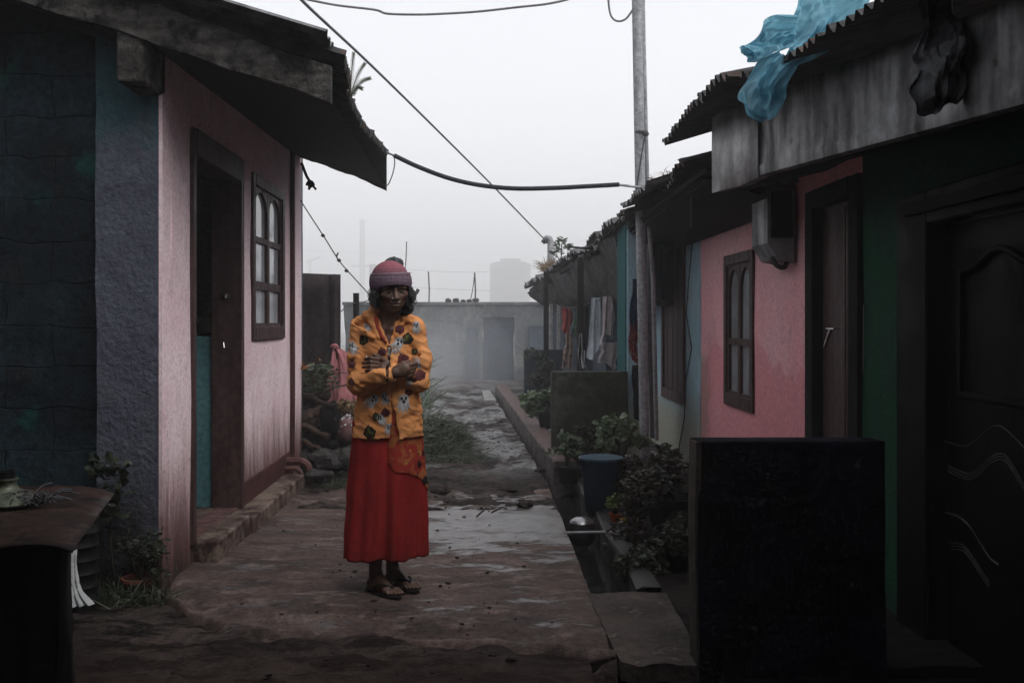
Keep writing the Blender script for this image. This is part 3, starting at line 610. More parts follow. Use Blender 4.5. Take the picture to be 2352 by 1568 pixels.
hp = thing('house', 'salmon pink house with a narrow arched window, right of the lane', 'house', (2.6, 6.6, 0), 'row houses on the right')
mb = MB(); wall(mb, (4.80, 8.38), (-.3, 2.30), [(4.90, 5.52, -.1, 1.92), (6.72, 7.50, .655, 1.735)], yz(XR, .14, 1), seed=17, amp=.007); part(mb, 'wall', M['pink_r'], hp)
casement_window(hp, XR, -1, 6.73, 7.49, .66, 1.73, 2, [(.75, 1.09), (1.14, 1.62)], M['brown_wood'], M['glass_r'], fw=.055)
fr = MB(); fr.box(XR-.03, XR+.15, 5.46, 5.58, -.2, 1.98); fr.box(XR-.028, XR+.15, 4.80, 4.92, -.2, 1.98); fr.box(XR-.032, XR+.15, 4.92, 5.46, 1.88, 1.982); part(fr, 'door_frame', M['dark_wood'], hp, bevel=.006)
mb = MB(); mb.box(XR+.03, XR+.07, 4.925, 5.455, -.2, 1.88)
for a in (4.95, 5.05, 5.09): mb.box(XR+.018, XR+.03, a, a+.025, -.15, 1.85)
d = part(mb, 'door', M['brown_wood'], hp, bevel=.004)
mb = MB(); mb.tube([(XR+.0, 5.12, 1.225), (XR-.03, 5.10, 1.225), (XR-.03, 5.22, 1.225)], .007); mb.bar((XR-.03, 5.16, 1.22), (XR-.05, 5.19, 1.13), .02, .01); part(mb, 'latch', M['chrome'], d, bevel=.002)
m1 = [(5.80, 1.20, 2.20), (7.3, 1.20, 2.16), (9.15, 1.20, 2.14)]
mb = MB(); mb.grid(corrug(Vector((1.2, 9.2, 2.15))+u2, Vector((1.2, 5.85, 2.21))+u2, (1.2, 9.2, 2.15), rows=7, seed=21, ragged=.03, amp=.022, pitch=.09, bendn=.03, curl=.06)); rp = part(mb, 'roof', M['sheet_dark'], hp, smooth=80)
mb = MB(); mb.grid(corrug(Vector((1.13, 8.1, 2.24))+u2, Vector((1.13, 6.9, 2.26))+u2, (1.13, 8.1, 2.24), rows=7, seed=23, ragged=.03, amp=.022, pitch=.09, bendn=.04, curl=.05)); part(mb, 'roof_sheet', M['sheet_grey'], rp, smooth=80)
mb = MB(); mb.bar((1.34, 5.9, 2.13), (1.34, 9.1, 2.08), .05, .09); part(mb, 'eave_board', M['dark_wood'], hp)
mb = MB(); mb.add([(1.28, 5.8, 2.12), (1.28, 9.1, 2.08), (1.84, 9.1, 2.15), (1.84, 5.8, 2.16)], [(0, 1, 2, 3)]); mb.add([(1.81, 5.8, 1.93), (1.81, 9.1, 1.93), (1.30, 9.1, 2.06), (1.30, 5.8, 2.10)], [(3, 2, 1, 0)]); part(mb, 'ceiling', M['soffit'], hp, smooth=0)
mb = MB(); mb.box(1.33, 1.40, 6.35, 6.40, 1.86, 2.06); part(mb, 'rafter_end', M['dark_wood'], hp, bevel=.004)

hb = thing('house', 'pale blue house with dark shutters, beyond the salmon pink wall', 'house', (2.6, 9.8, 0), 'row houses on the right')
mb = MB(); wall(mb, (8.38, 11.9), (-.3, 2.2), [(9.02, 10.05, .54, 1.95)], yz(XR-.004, .14, 1), seed=27, amp=.007); part(mb, 'wall', M['blue_r'], hb)
mb = MB(); mb.box(XR-.03, XR+.06, 8.98, 9.06, .50, 1.98); mb.box(XR-.03, XR+.06, 10.0, 10.09, .50, 1.98); mb.box(XR-.034, XR+.06, 9.06, 10.0, .50, .60)
w = part(mb, 'window', M['brown_wood'], hb, bevel=.006)
mb = MB()
for k in range(7): mb.box(XR-.01+.004*(k % 2), XR+.03, 9.06+k*.135, 9.06+k*.135+.131, .6, 1.95)
part(mb, 'shutter', M['brown_wood'], w, bevel=.003)
mb = MB(); mb.grid(corrug(Vector((1.22, 12.0, 2.10))+u2, Vector((1.2, 9.0, 2.12))+u2, (1.22, 12.0, 2.10), rows=5, seed=25, ragged=.03, amp=.022, pitch=.09)); part(mb, 'roof', M['sheet_dark'], hb, smooth=80)
mb = MB(); pts = [onX(1582, 640, XR-.012), onX(1576, 720, XR-.012), onX(1588, 800, XR-.012), onX(1574, 880, XR-.012), onX(1572, 960, XR-.012), onX(1557, 1040, XR-.012), onX(1562, 1080, XR-.012)]
mb.tube([onX(1590, 560, XR-.012)]+pts, .005, 5); part(mb, 'wall_wire', M['wire'], hb)

ht = thing('house', 'teal house with laundry hung along its porch, farthest of the row', 'house', (1.8, 13.5, 0), 'row houses on the right')
mb = MB(); mb.box(1.27, 1.40, 8.92, 9.45, -.1, 2.15); part(mb, 'porch_pier', M['teal'], ht, bevel=.01)
mb = MB(); mb.box(1.285, 1.42, 8.90, 8.925, -.1, 2.15); part(mb, 'pier_face', M['blue_r'], ht, bevel=.006)
mb = MB(); wall(mb, (11.9, 18.6), (-.2, 2.2), [(13.0, 13.9, 0, 1.8), (15.6, 16.5, .7, 1.7)], yz(XR-.01, .14, 1, -.03), seed=31); wall(mb, (1.2, 1.9), (-.1, 2.0), [], xz(18.2, .12), step=.3); part(mb, 'wall', M['dark_wall'] if 'dark_wall' in M else M['far_blue'], ht)
mb = MB(); mb.box(1.5, 1.54, 13.0, 13.9, 0, 1.8); part(mb, 'door', M['dark_wood'], ht)
eA, eB = Vector((1.235, 9.0, 2.14)), Vector((.76, 18.2, 1.86)); u3 = Vector((2.2, .12, .72))
mb = MB(); mb.grid(corrug(eB+u3, eA+u3, eB, rows=7, seed=33, ragged=.03, amp=.03, pitch=.16, bendn=.04, curl=.06)); rt = part(mb, 'roof', M['sheet_grey'], ht, smooth=80)
mb = MB(); mb.bar(eA+Vector((.10, 0, -.07)), eB+Vector((.10, 0, -.07)), .03, .10); mb.bar(eA+Vector((.16, 0, -.12)), eB+Vector((.16, 0, -.12)), .10, .05); part(mb, 'eave_board', M['dark_wood'], ht)
mb = MB(); mb.add([eA+Vector((.06, 0, -.10)), eB+Vector((.06, 0, -.10)), eB+Vector((1.2, 0, .05)), eA+Vector((.8, 0, .02))], [(0, 1, 2, 3)]); part(mb, 'ceiling', M['soffit'], ht, smooth=0)
mb = MB(); mb.grid(corrug(eA+Vector((1.3, .2, .47)), eA+Vector((1.3, 1.9, .42)), eA+Vector((-.03, .3, .05)), rows=5, seed=41, ragged=.05, curl=.1)); mb.grid(corrug(eA+Vector((1.2, 1.8, .48)), eA+Vector((1.2, 3.0, .42)), eA+Vector((.03, 1.9, .06)), rows=5, seed=44, ragged=.06, curl=.1)); part(mb, 'roof_patch', M['sheet_dark'], rt, smooth=80)
mb = MB(); mb.grid(np.array([[(x_e+dx+.04*math.sin(y*3+k)+.02*math.sin(y*7.3), y, ze+(zi-ze)*q_+.03*math.sin(y*4.1+k*2)+.02*math.sin(y*9.7+k)) for k, (dx, q_) in enumerate(((.05, 0), (.12, .35), (.20, .75), (.30, 1.0), (.6, 1.0)))] for y in np.linspace(9.5, 18.1, 40) for x_e, ze, zi in ((1.235-.0516*(y-9), 2.07-.0304*(y-9), 1.44+.0135*(y-10)),)])); part(mb, 'awning', M['sheet_dark'], ht, smooth=60)
for y in (11.4, 14.9): 
    mb = MB(); x = 1.0-.05*(y-13); mb.box(x, x+.07, y, y+.07, -.05, 2.0); part(mb, 'porch_post', M['dark_wood'], ht, bevel=.006)
for xx in (1266, 1283): 
    q = W(xx, 750, 15.3); mb = MB(); mb.box(q.x-.028, q.x+.028, 15.28, 15.33, .7, 1.52); part(mb, 'slat', M['white_trim'], ht, bevel=.004)
# ---- low walls that part the porches
def low_wall(x0, x1, y, z0, z1, th, mat, label, seed):
    mb = MB(); wall(mb, (x0, x1), (z0, z1), [], xz(y, th), step=.045, amp=.011, seed=seed)
    o = mb.build('porch_divider', mat, bevel=.006, label=label, cat='low wall', group='low walls dividing the porches')
    mb = MB(); wall(mb, (y+.004, y+th-.004), (z0, z1-.004), [], lambda a_, b_, d_: (x0-.010+.02*d_, a_, b_), step=.045, amp=.006, seed=seed+3); part(mb, 'end_face', M['slab_c'], o)
    return o
low_wall(.795, 1.49, 3.68, -.3, .822, .13, M['navy'], 'low wall with peeling dark navy paint, in front of the carved black door', 51)
low_wall(.615, 1.275, 8.80, -.1, .815, .12, M['mossy'], 'low wall of mossy green render, behind the potted shrubs', 52)
low_wall(.63, 1.20, 15.1, -.1, .82, .12, M['far_blue'], 'hazy low wall beside the white slats, farthest of the low walls', 53)
# ================================================================ the standing woman
class SDF:
    def __init__(s, xs, ys, zs):
        s.ax = [np.asarray(a, np.float32) for a in (xs, ys, zs)]; s.F = np.full([len(a) for a in s.ax], 1.0, np.float32)
    def _r(s, lo, hi):
        sl = tuple(slice(max(0, np.searchsorted(a, l)-1), min(len(a), np.searchsorted(a, h)+1)) for a, l, h in zip(s.ax, lo, hi))
        X, Y, Z = np.meshgrid(*[a[q] for a, q in zip(s.ax, sl)], indexing='ij', sparse=True); return sl, X, Y, Z
    def _smin(s, a, b, k):
        if k <= 0: return np.minimum(a, b)
        h = np.clip(.5+.5*(b-a)/k, 0, 1); return b*(1-h)+a*h-k*h*(1-h)
    def add(s, fn, lo, hi, k=.01):
        sl, X, Y, Z = s._r(np.array(lo)-k-.03, np.array(hi)+k+.03); d = fn(X, Y, Z); s.F[sl] = s._smin(s.F[sl], d, k); return s
    def cut(s, fn, lo, hi, k=.006):
        sl, X, Y, Z = s._r(np.array(lo)-k-.03, np.array(hi)+k+.03); d = -fn(X, Y, Z); s.F[sl] = -s._smin(-s.F[sl], -d, k); return s
    @staticmethod
    def cap_fn(a, b, ra, rb, sq=None):
        a = np.array(a, np.float32); ba = np.array(b, np.float32)-a; L = float(ba @ ba)+1e-12
        def f(X, Y, Z):
            px, py, pz = X-a[0], Y-a[1], Z-a[2]; h = np.clip((px*ba[0]+py*ba[1]+pz*ba[2])/L, 0, 1)
            return np.sqrt((px-ba[0]*h)**2+(py-ba[1]*h)**2+(pz-ba[2]*h)**2)-(ra+(rb-ra)*h)
        return f
    def cap(s, a, b, ra, rb=None, k=.01, cut=False):
        rb = ra if rb is None else rb; r = max(ra, rb); lo = np.minimum(a, b)-r; hi = np.maximum(a, b)+r
        return (s.cut if cut else s.add)(s.cap_fn(a, b, ra, rb), lo, hi, k)
    def ell(s, c, r, Rm=None, k=.01, cut=False):
        c = np.array(c, np.float32); r = np.array(r, np.float32); Rm = np.eye(3) if Rm is None else np.array(Rm)
        def f(X, Y, Z):
            px, py, pz = X-c[0], Y-c[1], Z-c[2]; q = [Rm[0][i]*px+Rm[1][i]*py+Rm[2][i]*pz for i in range(3)]
            k0 = np.sqrt((q[0]/r[0])**2+(q[1]/r[1])**2+(q[2]/r[2])**2); k1 = np.sqrt((q[0]/r[0]**2)**2+(q[1]/r[1]**2)**2+(q[2]/r[2]**2)**2)+1e-9
            return k0*(k0-1)/k1
        m = float(r.max()); return (s.cut if cut else s.add)(f, c-m, c+m, k)
    def mesh(s):
        Fv = s.F; nx, ny, nz = Fv.shape; I = Fv < 0; cnt = np.zeros((nx-1, ny-1, nz-1), np.int8)
        for a in (0, 1):
            for b in (0, 1):
                for c in (0, 1): cnt += I[a:nx-1+a, b:ny-1+b, c:nz-1+c]
        act = np.argwhere((cnt > 0) & (cnt < 8)); idx = np.full(cnt.shape, -1, np.int64); idx[tuple(act.T)] = np.arange(len(act))
        acc = np.zeros((len(act), 3)); n = np.zeros(len(act))
        cs = [(a, b, c) for a in (0, 1) for b in (0, 1) for c in (0, 1)]
        val = {c: Fv[act[:, 0]+c[0], act[:, 1]+c[1], act[:, 2]+c[2]].astype(float) for c in cs}
        pos = lambda c: np.stack([s.ax[i][act[:, i]+c[i]] for i in range(3)], 1).astype(float)
        for c in cs:
            for ax in range(3):
                if c[ax]: continue
                d = list(c); d[ax] = 1; d = tuple(d); va, vb = val[c], val[d]; m = (va < 0) != (vb < 0)
                t = np.where(m, va/(va-vb+1e-12), 0); p = pos(c)+(pos(d)-pos(c))*t[:, None]; acc[m] += p[m]; n[m] += 1
        V = acc/np.maximum(n, 1)[:, None]; faces = []
        for ax in range(3):
            sl0 = [slice(None)]*3; sl1 = [slice(None)]*3; sl0[ax] = slice(0, -1); sl1[ax] = slice(1, None)
            A, B = I[tuple(sl0)], I[tuple(sl1)]; e = np.argwhere(A != B); u, w = [i for i in range(3) if i != ax]
            ok = (e[:, u] > 0) & (e[:, w] > 0) & (e[:, u] < Fv.shape[u]-1) & (e[:, w] < Fv.shape[w]-1); e = e[ok]
            flip = A[tuple(e.T)]
            q = []
            for du, dw in ((1, 1), (0, 1), (0, 0), (1, 0)):
                c = e.copy(); c[:, u] -= du; c[:, w] -= dw; q.append(idx[tuple(c.T)])
            q = np.stack(q, 1); fl = flip if ax != 1 else ~flip; q[~fl] = q[~fl][:, ::-1]; faces.append(q)
        return V, np.concatenate(faces)
WO = np.array([-.443, 4.60, 0.0])
def L(x, y, d=0.0): return np.array([(x-890)/497, d, CAMZ-(y-735)/497])          # place on the figure: across, up from the photo, d = depth from her middle
wm = thing('person', 'woman in woollen hat, orange printed jacket and long red skirt standing with crossed arms', 'person', tuple(WO))
def sdf_part(sd, name, mat, parent, smooth=180, label=None, sm=0):
    V, Fc = sd.mesh(); V = V+WO
    mb = MB(); mb.v = V.tolist(); mb.f = Fc.tolist(); mb.m = [0]*len(mb.f)
    o = part(mb, name, mat, parent, smooth=smooth)
    if sm:
        q = o.modifiers.new('sm', 'SMOOTH'); q.factor = .5; q.iterations = sm
    return o, V, Fc
# head frame: turned to her left, chin slightly down
HC = L(903, 668, -.035); yaw, pit, rol = R(16), R(6), R(-3)
HR = np.array(Matrix.Rotation(yaw, 3, 'Z') @ Matrix.Rotation(rol, 3, 'Y') @ Matrix.Rotation(pit, 3, 'X'))
def H(x, y, z): return HC+HR @ np.array([x, y, z])
def skin_mat():
    m = Nd('dark_skin'); k = m.mix(m.ramp(m.noise(26, 5), .35, .65), (.115,.062,.043), (.07,.038,.028)); m.col(k); m.set(.46, 0, .35)
    h = m.ma('ADD', m.noise(160, 5, stretch=(1, 1, 1.8)), m.ma('MULTIPLY', m.noise(60, 4, stretch=(.6, .6, 1.8)), 1.3)); m.bump(h, .35, .004); return m.mat
M['skin'] = skin_mat()
xs = np.arange(-.26, .27, .003); ys = np.arange(-.20, .25, .003)
zs = np.concatenate([np.arange(.012, .09, .0026), np.arange(.09, .22, .005), np.arange(.22, .94, .014), np.arange(.94, 1.13, .003), np.arange(1.13, 1.3, .005), np.arange(1.3, 1.52, .0026)])
B = SDF(xs, ys, zs)
for sx in (-1, 1):
    B.ell(H(sx*.040, -.043, -.012), (.023, .024, .020), HR, .012)
B.ell(H(0, .022, .035), (.069, .090, .080), HR, .0); B.ell(H(0, -.022, -.030), (.056, .060, .062), HR, .02); B.ell(H(0, -.057, -.064), (.021, .02, .018), HR, .018)
B.cap(H(-.042, -.064, .017), H(.042, -.064, .017), .0105, k=.012); B.cap(H(0, -.072, .012), H(0, -.096, -.026), .0078, .0115, k=.008)
for sx in (-1, 1):
    B.ell(H(sx*.0125, -.086, -.029), (.0085, .010, .007), HR, .004); B.ell(H(sx*.029, -.078, .001), (.017, .014, .0095), HR, .008, cut=True)
    B.ell(H(sx*.029, -.0615, .000), (.0145, .0105, .0095), HR, .003)
    B.cap(H(sx*.017, -.091, -.030), H(sx*.034, -.072, -.058), .0035, k=.006, cut=True); B.ell(H(sx*.045, -.060, -.052), (.012, .012, .02), HR, .012, cut=True)
    B.cap(H(sx*.022, -.080, -.011), H(sx*.044, -.064, -.014), .002, k=.004, cut=True); B.ell(H(sx*.069, .012, -.01), (.010, .018, .028), HR, .006)
B.ell(H(0, -.076, -.049), (.025, .012, .0085), HR, .005); B.ell(H(0, -.075, -.0605), (.021, .012, .0075), HR, .004); B.cap(H(-.014, -.086, -.0555), H(.014, -.086, -.0555), .0024, k=.003, cut=True)
for sx in (-1, 1): B.cap(H(sx*.014, -.086, -.0555), H(sx*.029, -.074, -.0495), .0023, k=.003, cut=True)
for z_ in (.034, .043): B.cap(H(-.035, -.079, z_), H(.035, -.079, z_), .0016, k=.004, cut=True)
NB = np.array([-.012, .035, 1.22]); B.cap(H(-.004, .028, -.055), NB, .043, .052, k=.03)
for sx in (-1, 1): B.cap(H(sx*.030, -.008, -.07), np.array([sx*.012-.008, -.022, 1.235]), .0085, .007, k=.012)
B.ell((-.005, .06, 1.15), (.125, .085, .135), None, .03); B.cap((-.07, -.012, 1.222), (.06, -.012, 1.222), .012, k=.02)
for a, b_, ra, rb in (((-.005, .06, 1.15), (-.005, .07, .80), .095, .11), ((-.06, .07, .82), (-.05, .07, .45), .07, .055), ((.045, .09, .82), (.02, .13, .45), .07, .055)): B.cap(a, b_, ra, rb, .02)
# legs and feet
dirF = np.array([.163, -.18])/.243
def foot(heel, knee, ank):
    d = np.array([dirF[0], dirF[1], 0]); n = np.array([-dirF[1], dirF[0], 0])*-1; up = np.array([0, 0, 1]); h = np.array([heel[0], heel[1], 0])
    B.cap(knee, ank+up*.05, .046, .029, .02); B.cap(ank+up*.05, ank, .029, .031, .012)
    B.ell(h+d*.035+up*.042, (.030, .034, .030), None, .012); B.cap(ank+up*-.015+d*.01, h+d*.16+up*.038, .030, .019, .015); B.cap(h+d*.05+up*.036, h+d*.165+n*.006+up*.032, .028, .022, .012); B.cap(h+d*.15-n*.02+up*.031, h+d*.16+n*.022+up*.030, .016, .014, .012)
    for k, (o, l, r_) in enumerate(((-.027, .222, .0105), (-.009, .224, .0082), (.006, .217, .0076), (.020, .208, .0072), (.032, .196, .0068))):
        s_ = h+d*.168+n*o*.95+up*.032; e = h+d*l+n*o+up*.025; B.cap(s_, (s_+e)/2+up*.006, r_*1.05, r_, .004); B.cap((s_+e)/2+up*.006, e, r_, r_*.92, .003)
h1, h2 = np.array([-.098, .095]), np.array([-.022, .195])
foot(h1, (-.045, .08, .46), np.array([-.062, .062, .088])); foot(h2, (.018, .13, .46), np.array([.008, .163, .088]))
# arms: shoulders, elbows, wrists, then palms and five fingers
SR, ER, WR = np.array([-.128, .05, 1.232]), np.array([-.134, -.015, .974]), np.array([.012, -.128, 1.022])
SL, EL, WL = np.array([.122, .05, 1.232]), np.array([.155, .0, .985]), np.array([-.012, -.082, 1.052])
for a, b_ in ((SR, ER), (SL, EL)): B.cap(a, b_, .036, .032, .02)
B.cap(ER, WR, .032, .024, .015); B.cap(EL, WL, .032, .022, .015)
# her right hand: broad back of the hand, fingers curling behind the left arm, thumb up along it
B.cap(WR, (.050, -.136, 1.034), .023, .024, .01); B.ell((.078, -.137, 1.045), (.040, .017, .031), np.array(Matrix.Rotation(R(-16), 3, 'Y')), .012)
for k in range(4):
    z_ = 1.066-.0165*k; a = np.array([.098, -.130+.002*k, z_]); m1 = np.array([.126-.003*k, -.100, z_+.006]); e = np.array([.140-.004*k, -.058, z_+.008]); B.cap(a, m1, .0098, .0090, .005); B.cap(m1, e, .0088, .0078, .003)
B.cap((.052, -.132, 1.054), (.082, -.134, 1.076), .0115, .0098, .010); B.cap((.082, -.134, 1.076), (.108, -.108, 1.084), .0096, .0082, .005)
# her left hand: laid over the right upper arm, four fingers separate
B.ell((-.012, -.060, 1.066), (.034, .015, .032), np.array(Matrix.Rotation(R(12), 3, 'Y')), .01)
for k, (lx, z_) in enumerate(((-.092, 1.096), (-.103, 1.0775), (-.101, 1.059), (-.088, 1.042))):
    a = np.array([-.034, -.082, 1.092-.0165*k]); m1 = np.array([-.066, -.105, z_+.004]); e = np.array([lx, -.090, z_-.002]); B.cap(a, m1, .0092, .0086, .004); B.cap(m1, e, .0085, .0072, .0015)
B.cap((-.012, -.066, 1.088), (-.034, -.078, 1.106), .0105, .009, .006); B.cap((-.034, -.078, 1.106), (-.054, -.078, 1.112), .0088, .0075, .003)
sdf_part(B, 'body', M['skin'], wm, sm=1)
# eyes, nose stud
for sx in (-1, 1):
    mb = MB(); c = H(sx*.029, -.0655, .000)+WO; mb.ball(c, .0082, 14, 10); o = part(mb, 'eye', mk('eye_white', (.11,.09,.08), rough=.2, bump=0), wm, smooth=180)
    mb = MB(); d = HR @ np.array([.05, -1, -.02]); mb.ball(c+d*.0050, .0052, 12, 8); part(mb, 'iris', mk('dark_iris', (.012,.009,.008), rough=.1, bump=0), o, smooth=180)
mb = MB(); mb.ball(H(-.0185, -.0965, -.026)+WO, .0026, 8, 6); part(mb, 'nose_stud', mk('stud_metal', (.9,.88,.85), rough=.12, metal=1, bump=0), wm)
mb = MB(); mb.ball(H(.070, -.012, -.045)+WO, .003, 8, 6); part(mb, 'earring', M['chrome'], wm)
# hair: grey black, loose at both sides
HX = SDF(np.arange(-.13, .16, .0035), np.arange(-.13, .16, .0035), np.arange(1.25, 1.50, .0035))
HX.ell(H(0, .040, .0), (.084, .080, .078), HR, 0)
for a, b_, ra, rb in (((-.074, .0, .010), (-.084, -.006, -.035), .016, .018), ((-.084, -.006, -.035), (-.074, .0, -.062), .018, .012), ((-.06, .04, -.02), (-.058, .04, -.07), .03, .02), ((.070, -.004, -.005), (.072, -.008, -.06), .012, .016), ((.072, -.008, -.06), (.076, -.010, -.085), .018, .019), ((.076, -.010, -.085), (.066, -.008, -.102), .018, .013), ((.05, .04, -.04), (.056, .03, -.09), .035, .028)): HX.cap(H(*a), H(*b_), ra, rb, .012)
sl, X_, Y_, Z_ = HX._r((-1, -1, 0), (1, 1, 2)); g = np.stack(np.broadcast_arrays(X_, Y_, Z_), -1); HX.F += (.004*fbm(g*np.array([90, 90, 22]), 2, 4)+.006*fbm(g*30, 2, 8)).astype(np.float32)
def hair_mat():
    m = Nd('grey_black_hair'); k = m.mix(m.ramp(m.noise(14, 5, stretch=(5, 5, 1)), .5, .7), (.014,.013,.014), (.16,.16,.165)); m.col(k); m.set(.45, 0, .4); m.bump(m.noise(40, 4, stretch=(5, 5, .7)), .7, .006); return m.mat
M['hair'] = hair_mat(); hair_o, _, _ = sdf_part(HX, 'hair', M['hair'], wm)
mb = MB(); q = np.random.default_rng(2)
for k in range(190):
    sx = -1 if k % 2 else 1; s0 = H(sx*q.uniform(.066, .086), q.uniform(-.04, .05), q.uniform(-.005, .02)); n_ = q.uniform(.04, .095); pts = []
    ph, am = q.uniform(0, 6), q.uniform(.004, .013)
    for i in range(7): t = i/6; pts.append(s0+WO+np.array([sx*(.016*math.sin(t*2.6)+am*math.sin(ph+t*7)), am*math.cos(ph+t*6), -n_*t]))
    mb.tube(pts, [.0015*(1-.6*i/6) for i in range(7)], 4)
so = part(mb, 'strands', M['hair'], hair_o, smooth=180); so['kind'] = 'stuff'
# hat: knitted crown, rolled brim and bobble
def knit(name, a, b, dark, zc, zr):
    m = Nd(name); z = m.sep(m.co)[2]; f = m.ramp(z, zc-zr, zc+zr); k = m.mix(f, b, a); st = m.ramp(m.ma('SINE', m.ma('MULTIPLY', z, 420)), -.3, .6, 0, .35); k = m.mix(st, k, dark)
    k = m.mix(m.ramp(m.noise(150, 3), .45, .65, 0, .55), k, dark); m.col(k); m.set(.95, 0, .15); m.bump(m.ma('ADD', m.noise(170, 3), m.noise(60, 3)), .8, .004); return m.mat
HA = SDF(np.arange(-.13, .17, .003), np.arange(-.18, .16, .003), np.arange(1.30, 1.58, .003)); HA.ell(H(-.006, .018, .055), (.086, .102, .082), HR, 0)
sl, X_, Y_, Z_ = HA._r((-1, -1, 0), (1, 1, 2)); q3 = np.stack(np.broadcast_arrays(X_-HC[0], Y_-HC[1], Z_-HC[2]), -1) @ HR; HA.F = np.maximum(HA.F, (.055-q3[..., 2]).astype(np.float32))
M['knit_top'] = knit('rose_knit', (.27,.085,.105), (.16,.075,.10), (.11,.05,.065), 1.50, .025); M['knit_brim'] = knit('mauve_knit', (.17,.115,.15), (.085,.055,.085), (.06,.04,.055), 1.43, .05)
hat, _, _ = sdf_part(HA, 'hat', M['knit_top'], wm)
HB = SDF(np.arange(-.13, .17, .003), np.arange(-.18, .16, .003), np.arange(1.30, 1.58, .003)); HB.ell(H(-.004, .016, .038), (.097, .113, .098), HR, 0)
q3 = np.stack(np.broadcast_arrays(*HB._r((-1, -1, 0), (1, 1, 2))[1:]), -1)-HC; q3 = (q3 @ HR).astype(np.float32)
zb = np.interp(q3[..., 1], [-.10, -.06, .0, .04, .12], [.034, .020, -.032, -.045, -.05]).astype(np.float32); ztop = .082-.25*np.maximum(q3[..., 1], -.09)*.25
inner = 1-np.sqrt((q3[..., 0]/.082)**2+((q3[..., 1]-.016)/.096)**2)
F1 = np.maximum.reduce([HB.F, zb-q3[..., 2], q3[..., 2]-ztop]); HB.F = np.maximum(F1, (inner*.07).astype(np.float32))+.0015*np.sin(np.arctan2(q3[..., 0], q3[..., 1])*60)
HB.F = HB.F.astype(np.float32); brim, _, _ = sdf_part(HB, 'brim', M['knit_brim'], hat, sm=3)
mb = MB(); mb.ball(L(904, 607, .02)+WO, (.042, .042, .034), 28, 20, amp=.16, fr=5, seed=3); pom = part(mb, 'bobble', mk('grey_yarn_bobble', (.10,.105,.115), (.055,.058,.065), sc=40, bump=1, bsc=150, bd=.01, rough=.95), hat, smooth=180)
mb = MB(); ring = [H(.094*math.sin(a)*.985, .016-.112*math.cos(a)*.95, .080-.06*max(-.09, .016-.11*math.cos(a))) for a in np.linspace(-1.7, 1.7, 40)]; mb.tube([p+WO for p in ring], .0016, 5); part(mb, 'edge_stitch', mk('pale_stitch', (.40,.30,.33), bump=0), hat)
# ---------------------------------------------------------------- jacket
J = SDF(np.arange(-.235, .24, .004), np.arange(-.22, .22, .004), np.arange(.70, 1.37, .004))
def torso(X, Y, Z):
    cx = -.006+.006*np.sin(Z*9); w = np.interp(Z, [.70, .80, .95, 1.1, 1.2, 1.27], [.170, .163, .148, .150, .145, .10]).astype(np.float32); dp = np.interp(Z, [.70, .85, 1.0, 1.12, 1.22, 1.28], [.128, .125, .118, .120, .105, .07]).astype(np.float32)
    r_ = np.sqrt(((X-cx)/w)**2+((Y-.062)/dp)**2); return np.maximum((r_-1)*.115, np.maximum(.728-Z, Z-1.275))
J.add(torso, (-.2, -.15, .7), (.2, .25, 1.30), .0)
J.cap((-.10, .055, 1.238), (.095, .055, 1.242), .052, k=.03)
J.cap(SR, (-.140, .015, 1.09), .049, .045, .025); J.cap((-.140, .015, 1.09), ER, .045, .046, .02); J.cap(ER, WR+np.array([-.03, .014, -.004]), .048, .040, .012); J.cap(WR+np.array([-.03, .014, -.004]), WR, .042, .039, .004)
J.cap(SL, (.153, .025, 1.09), .050, .049, .025); J.cap((.153, .025, 1.09), EL, .049, .044, .02); J.cap(EL, (.03, -.068, 1.025), .047, .043, .012)
# hood lying on the shoulders and the collar
J.cap((-.148, .02, 1.262), (-.085, .0, 1.292), .022, .026, .014); J.cap((-.085, .0, 1.292), (-.055, .055, 1.315), .026, .028, .014); J.cap((-.055, .055, 1.315), (0, .125, 1.31), .03, .035, .014); J.cap((0, .125, 1.31), (.065, .07, 1.29), .035, .026, .014); J.cap((.065, .07, 1.29), (.078, .0, 1.27), .024, .020, .014); J.cap((.078, 0, 1.27), (.045, -.035, 1.2), .020, .010, .012); J.cap((-.085, 0, 1.292), (-.035, -.045, 1.19), .024, .010, .012)
J.cap((-.16, -.01, 1.25), (-.06, -.052, 1.19), .012, .008, .01)
# neck hole and the open V
J.cap((-.008, .03, 1.20), (-.004, .02, 1.45), .050, .056, .008, cut=True)
def vneck(X, Y, Z):
    t = np.clip((1.318-Z)/(1.318-1.150), 0, 1.2); xl = -.056+t*.068; xr = .050-t*.038; return np.maximum(np.maximum(xl-X, X-xr)*.9, np.maximum(1.150-Z, Y-.04))
J.cut(vneck, (-.07, -.2, 1.14), (.07, .06, 1.37), .006)
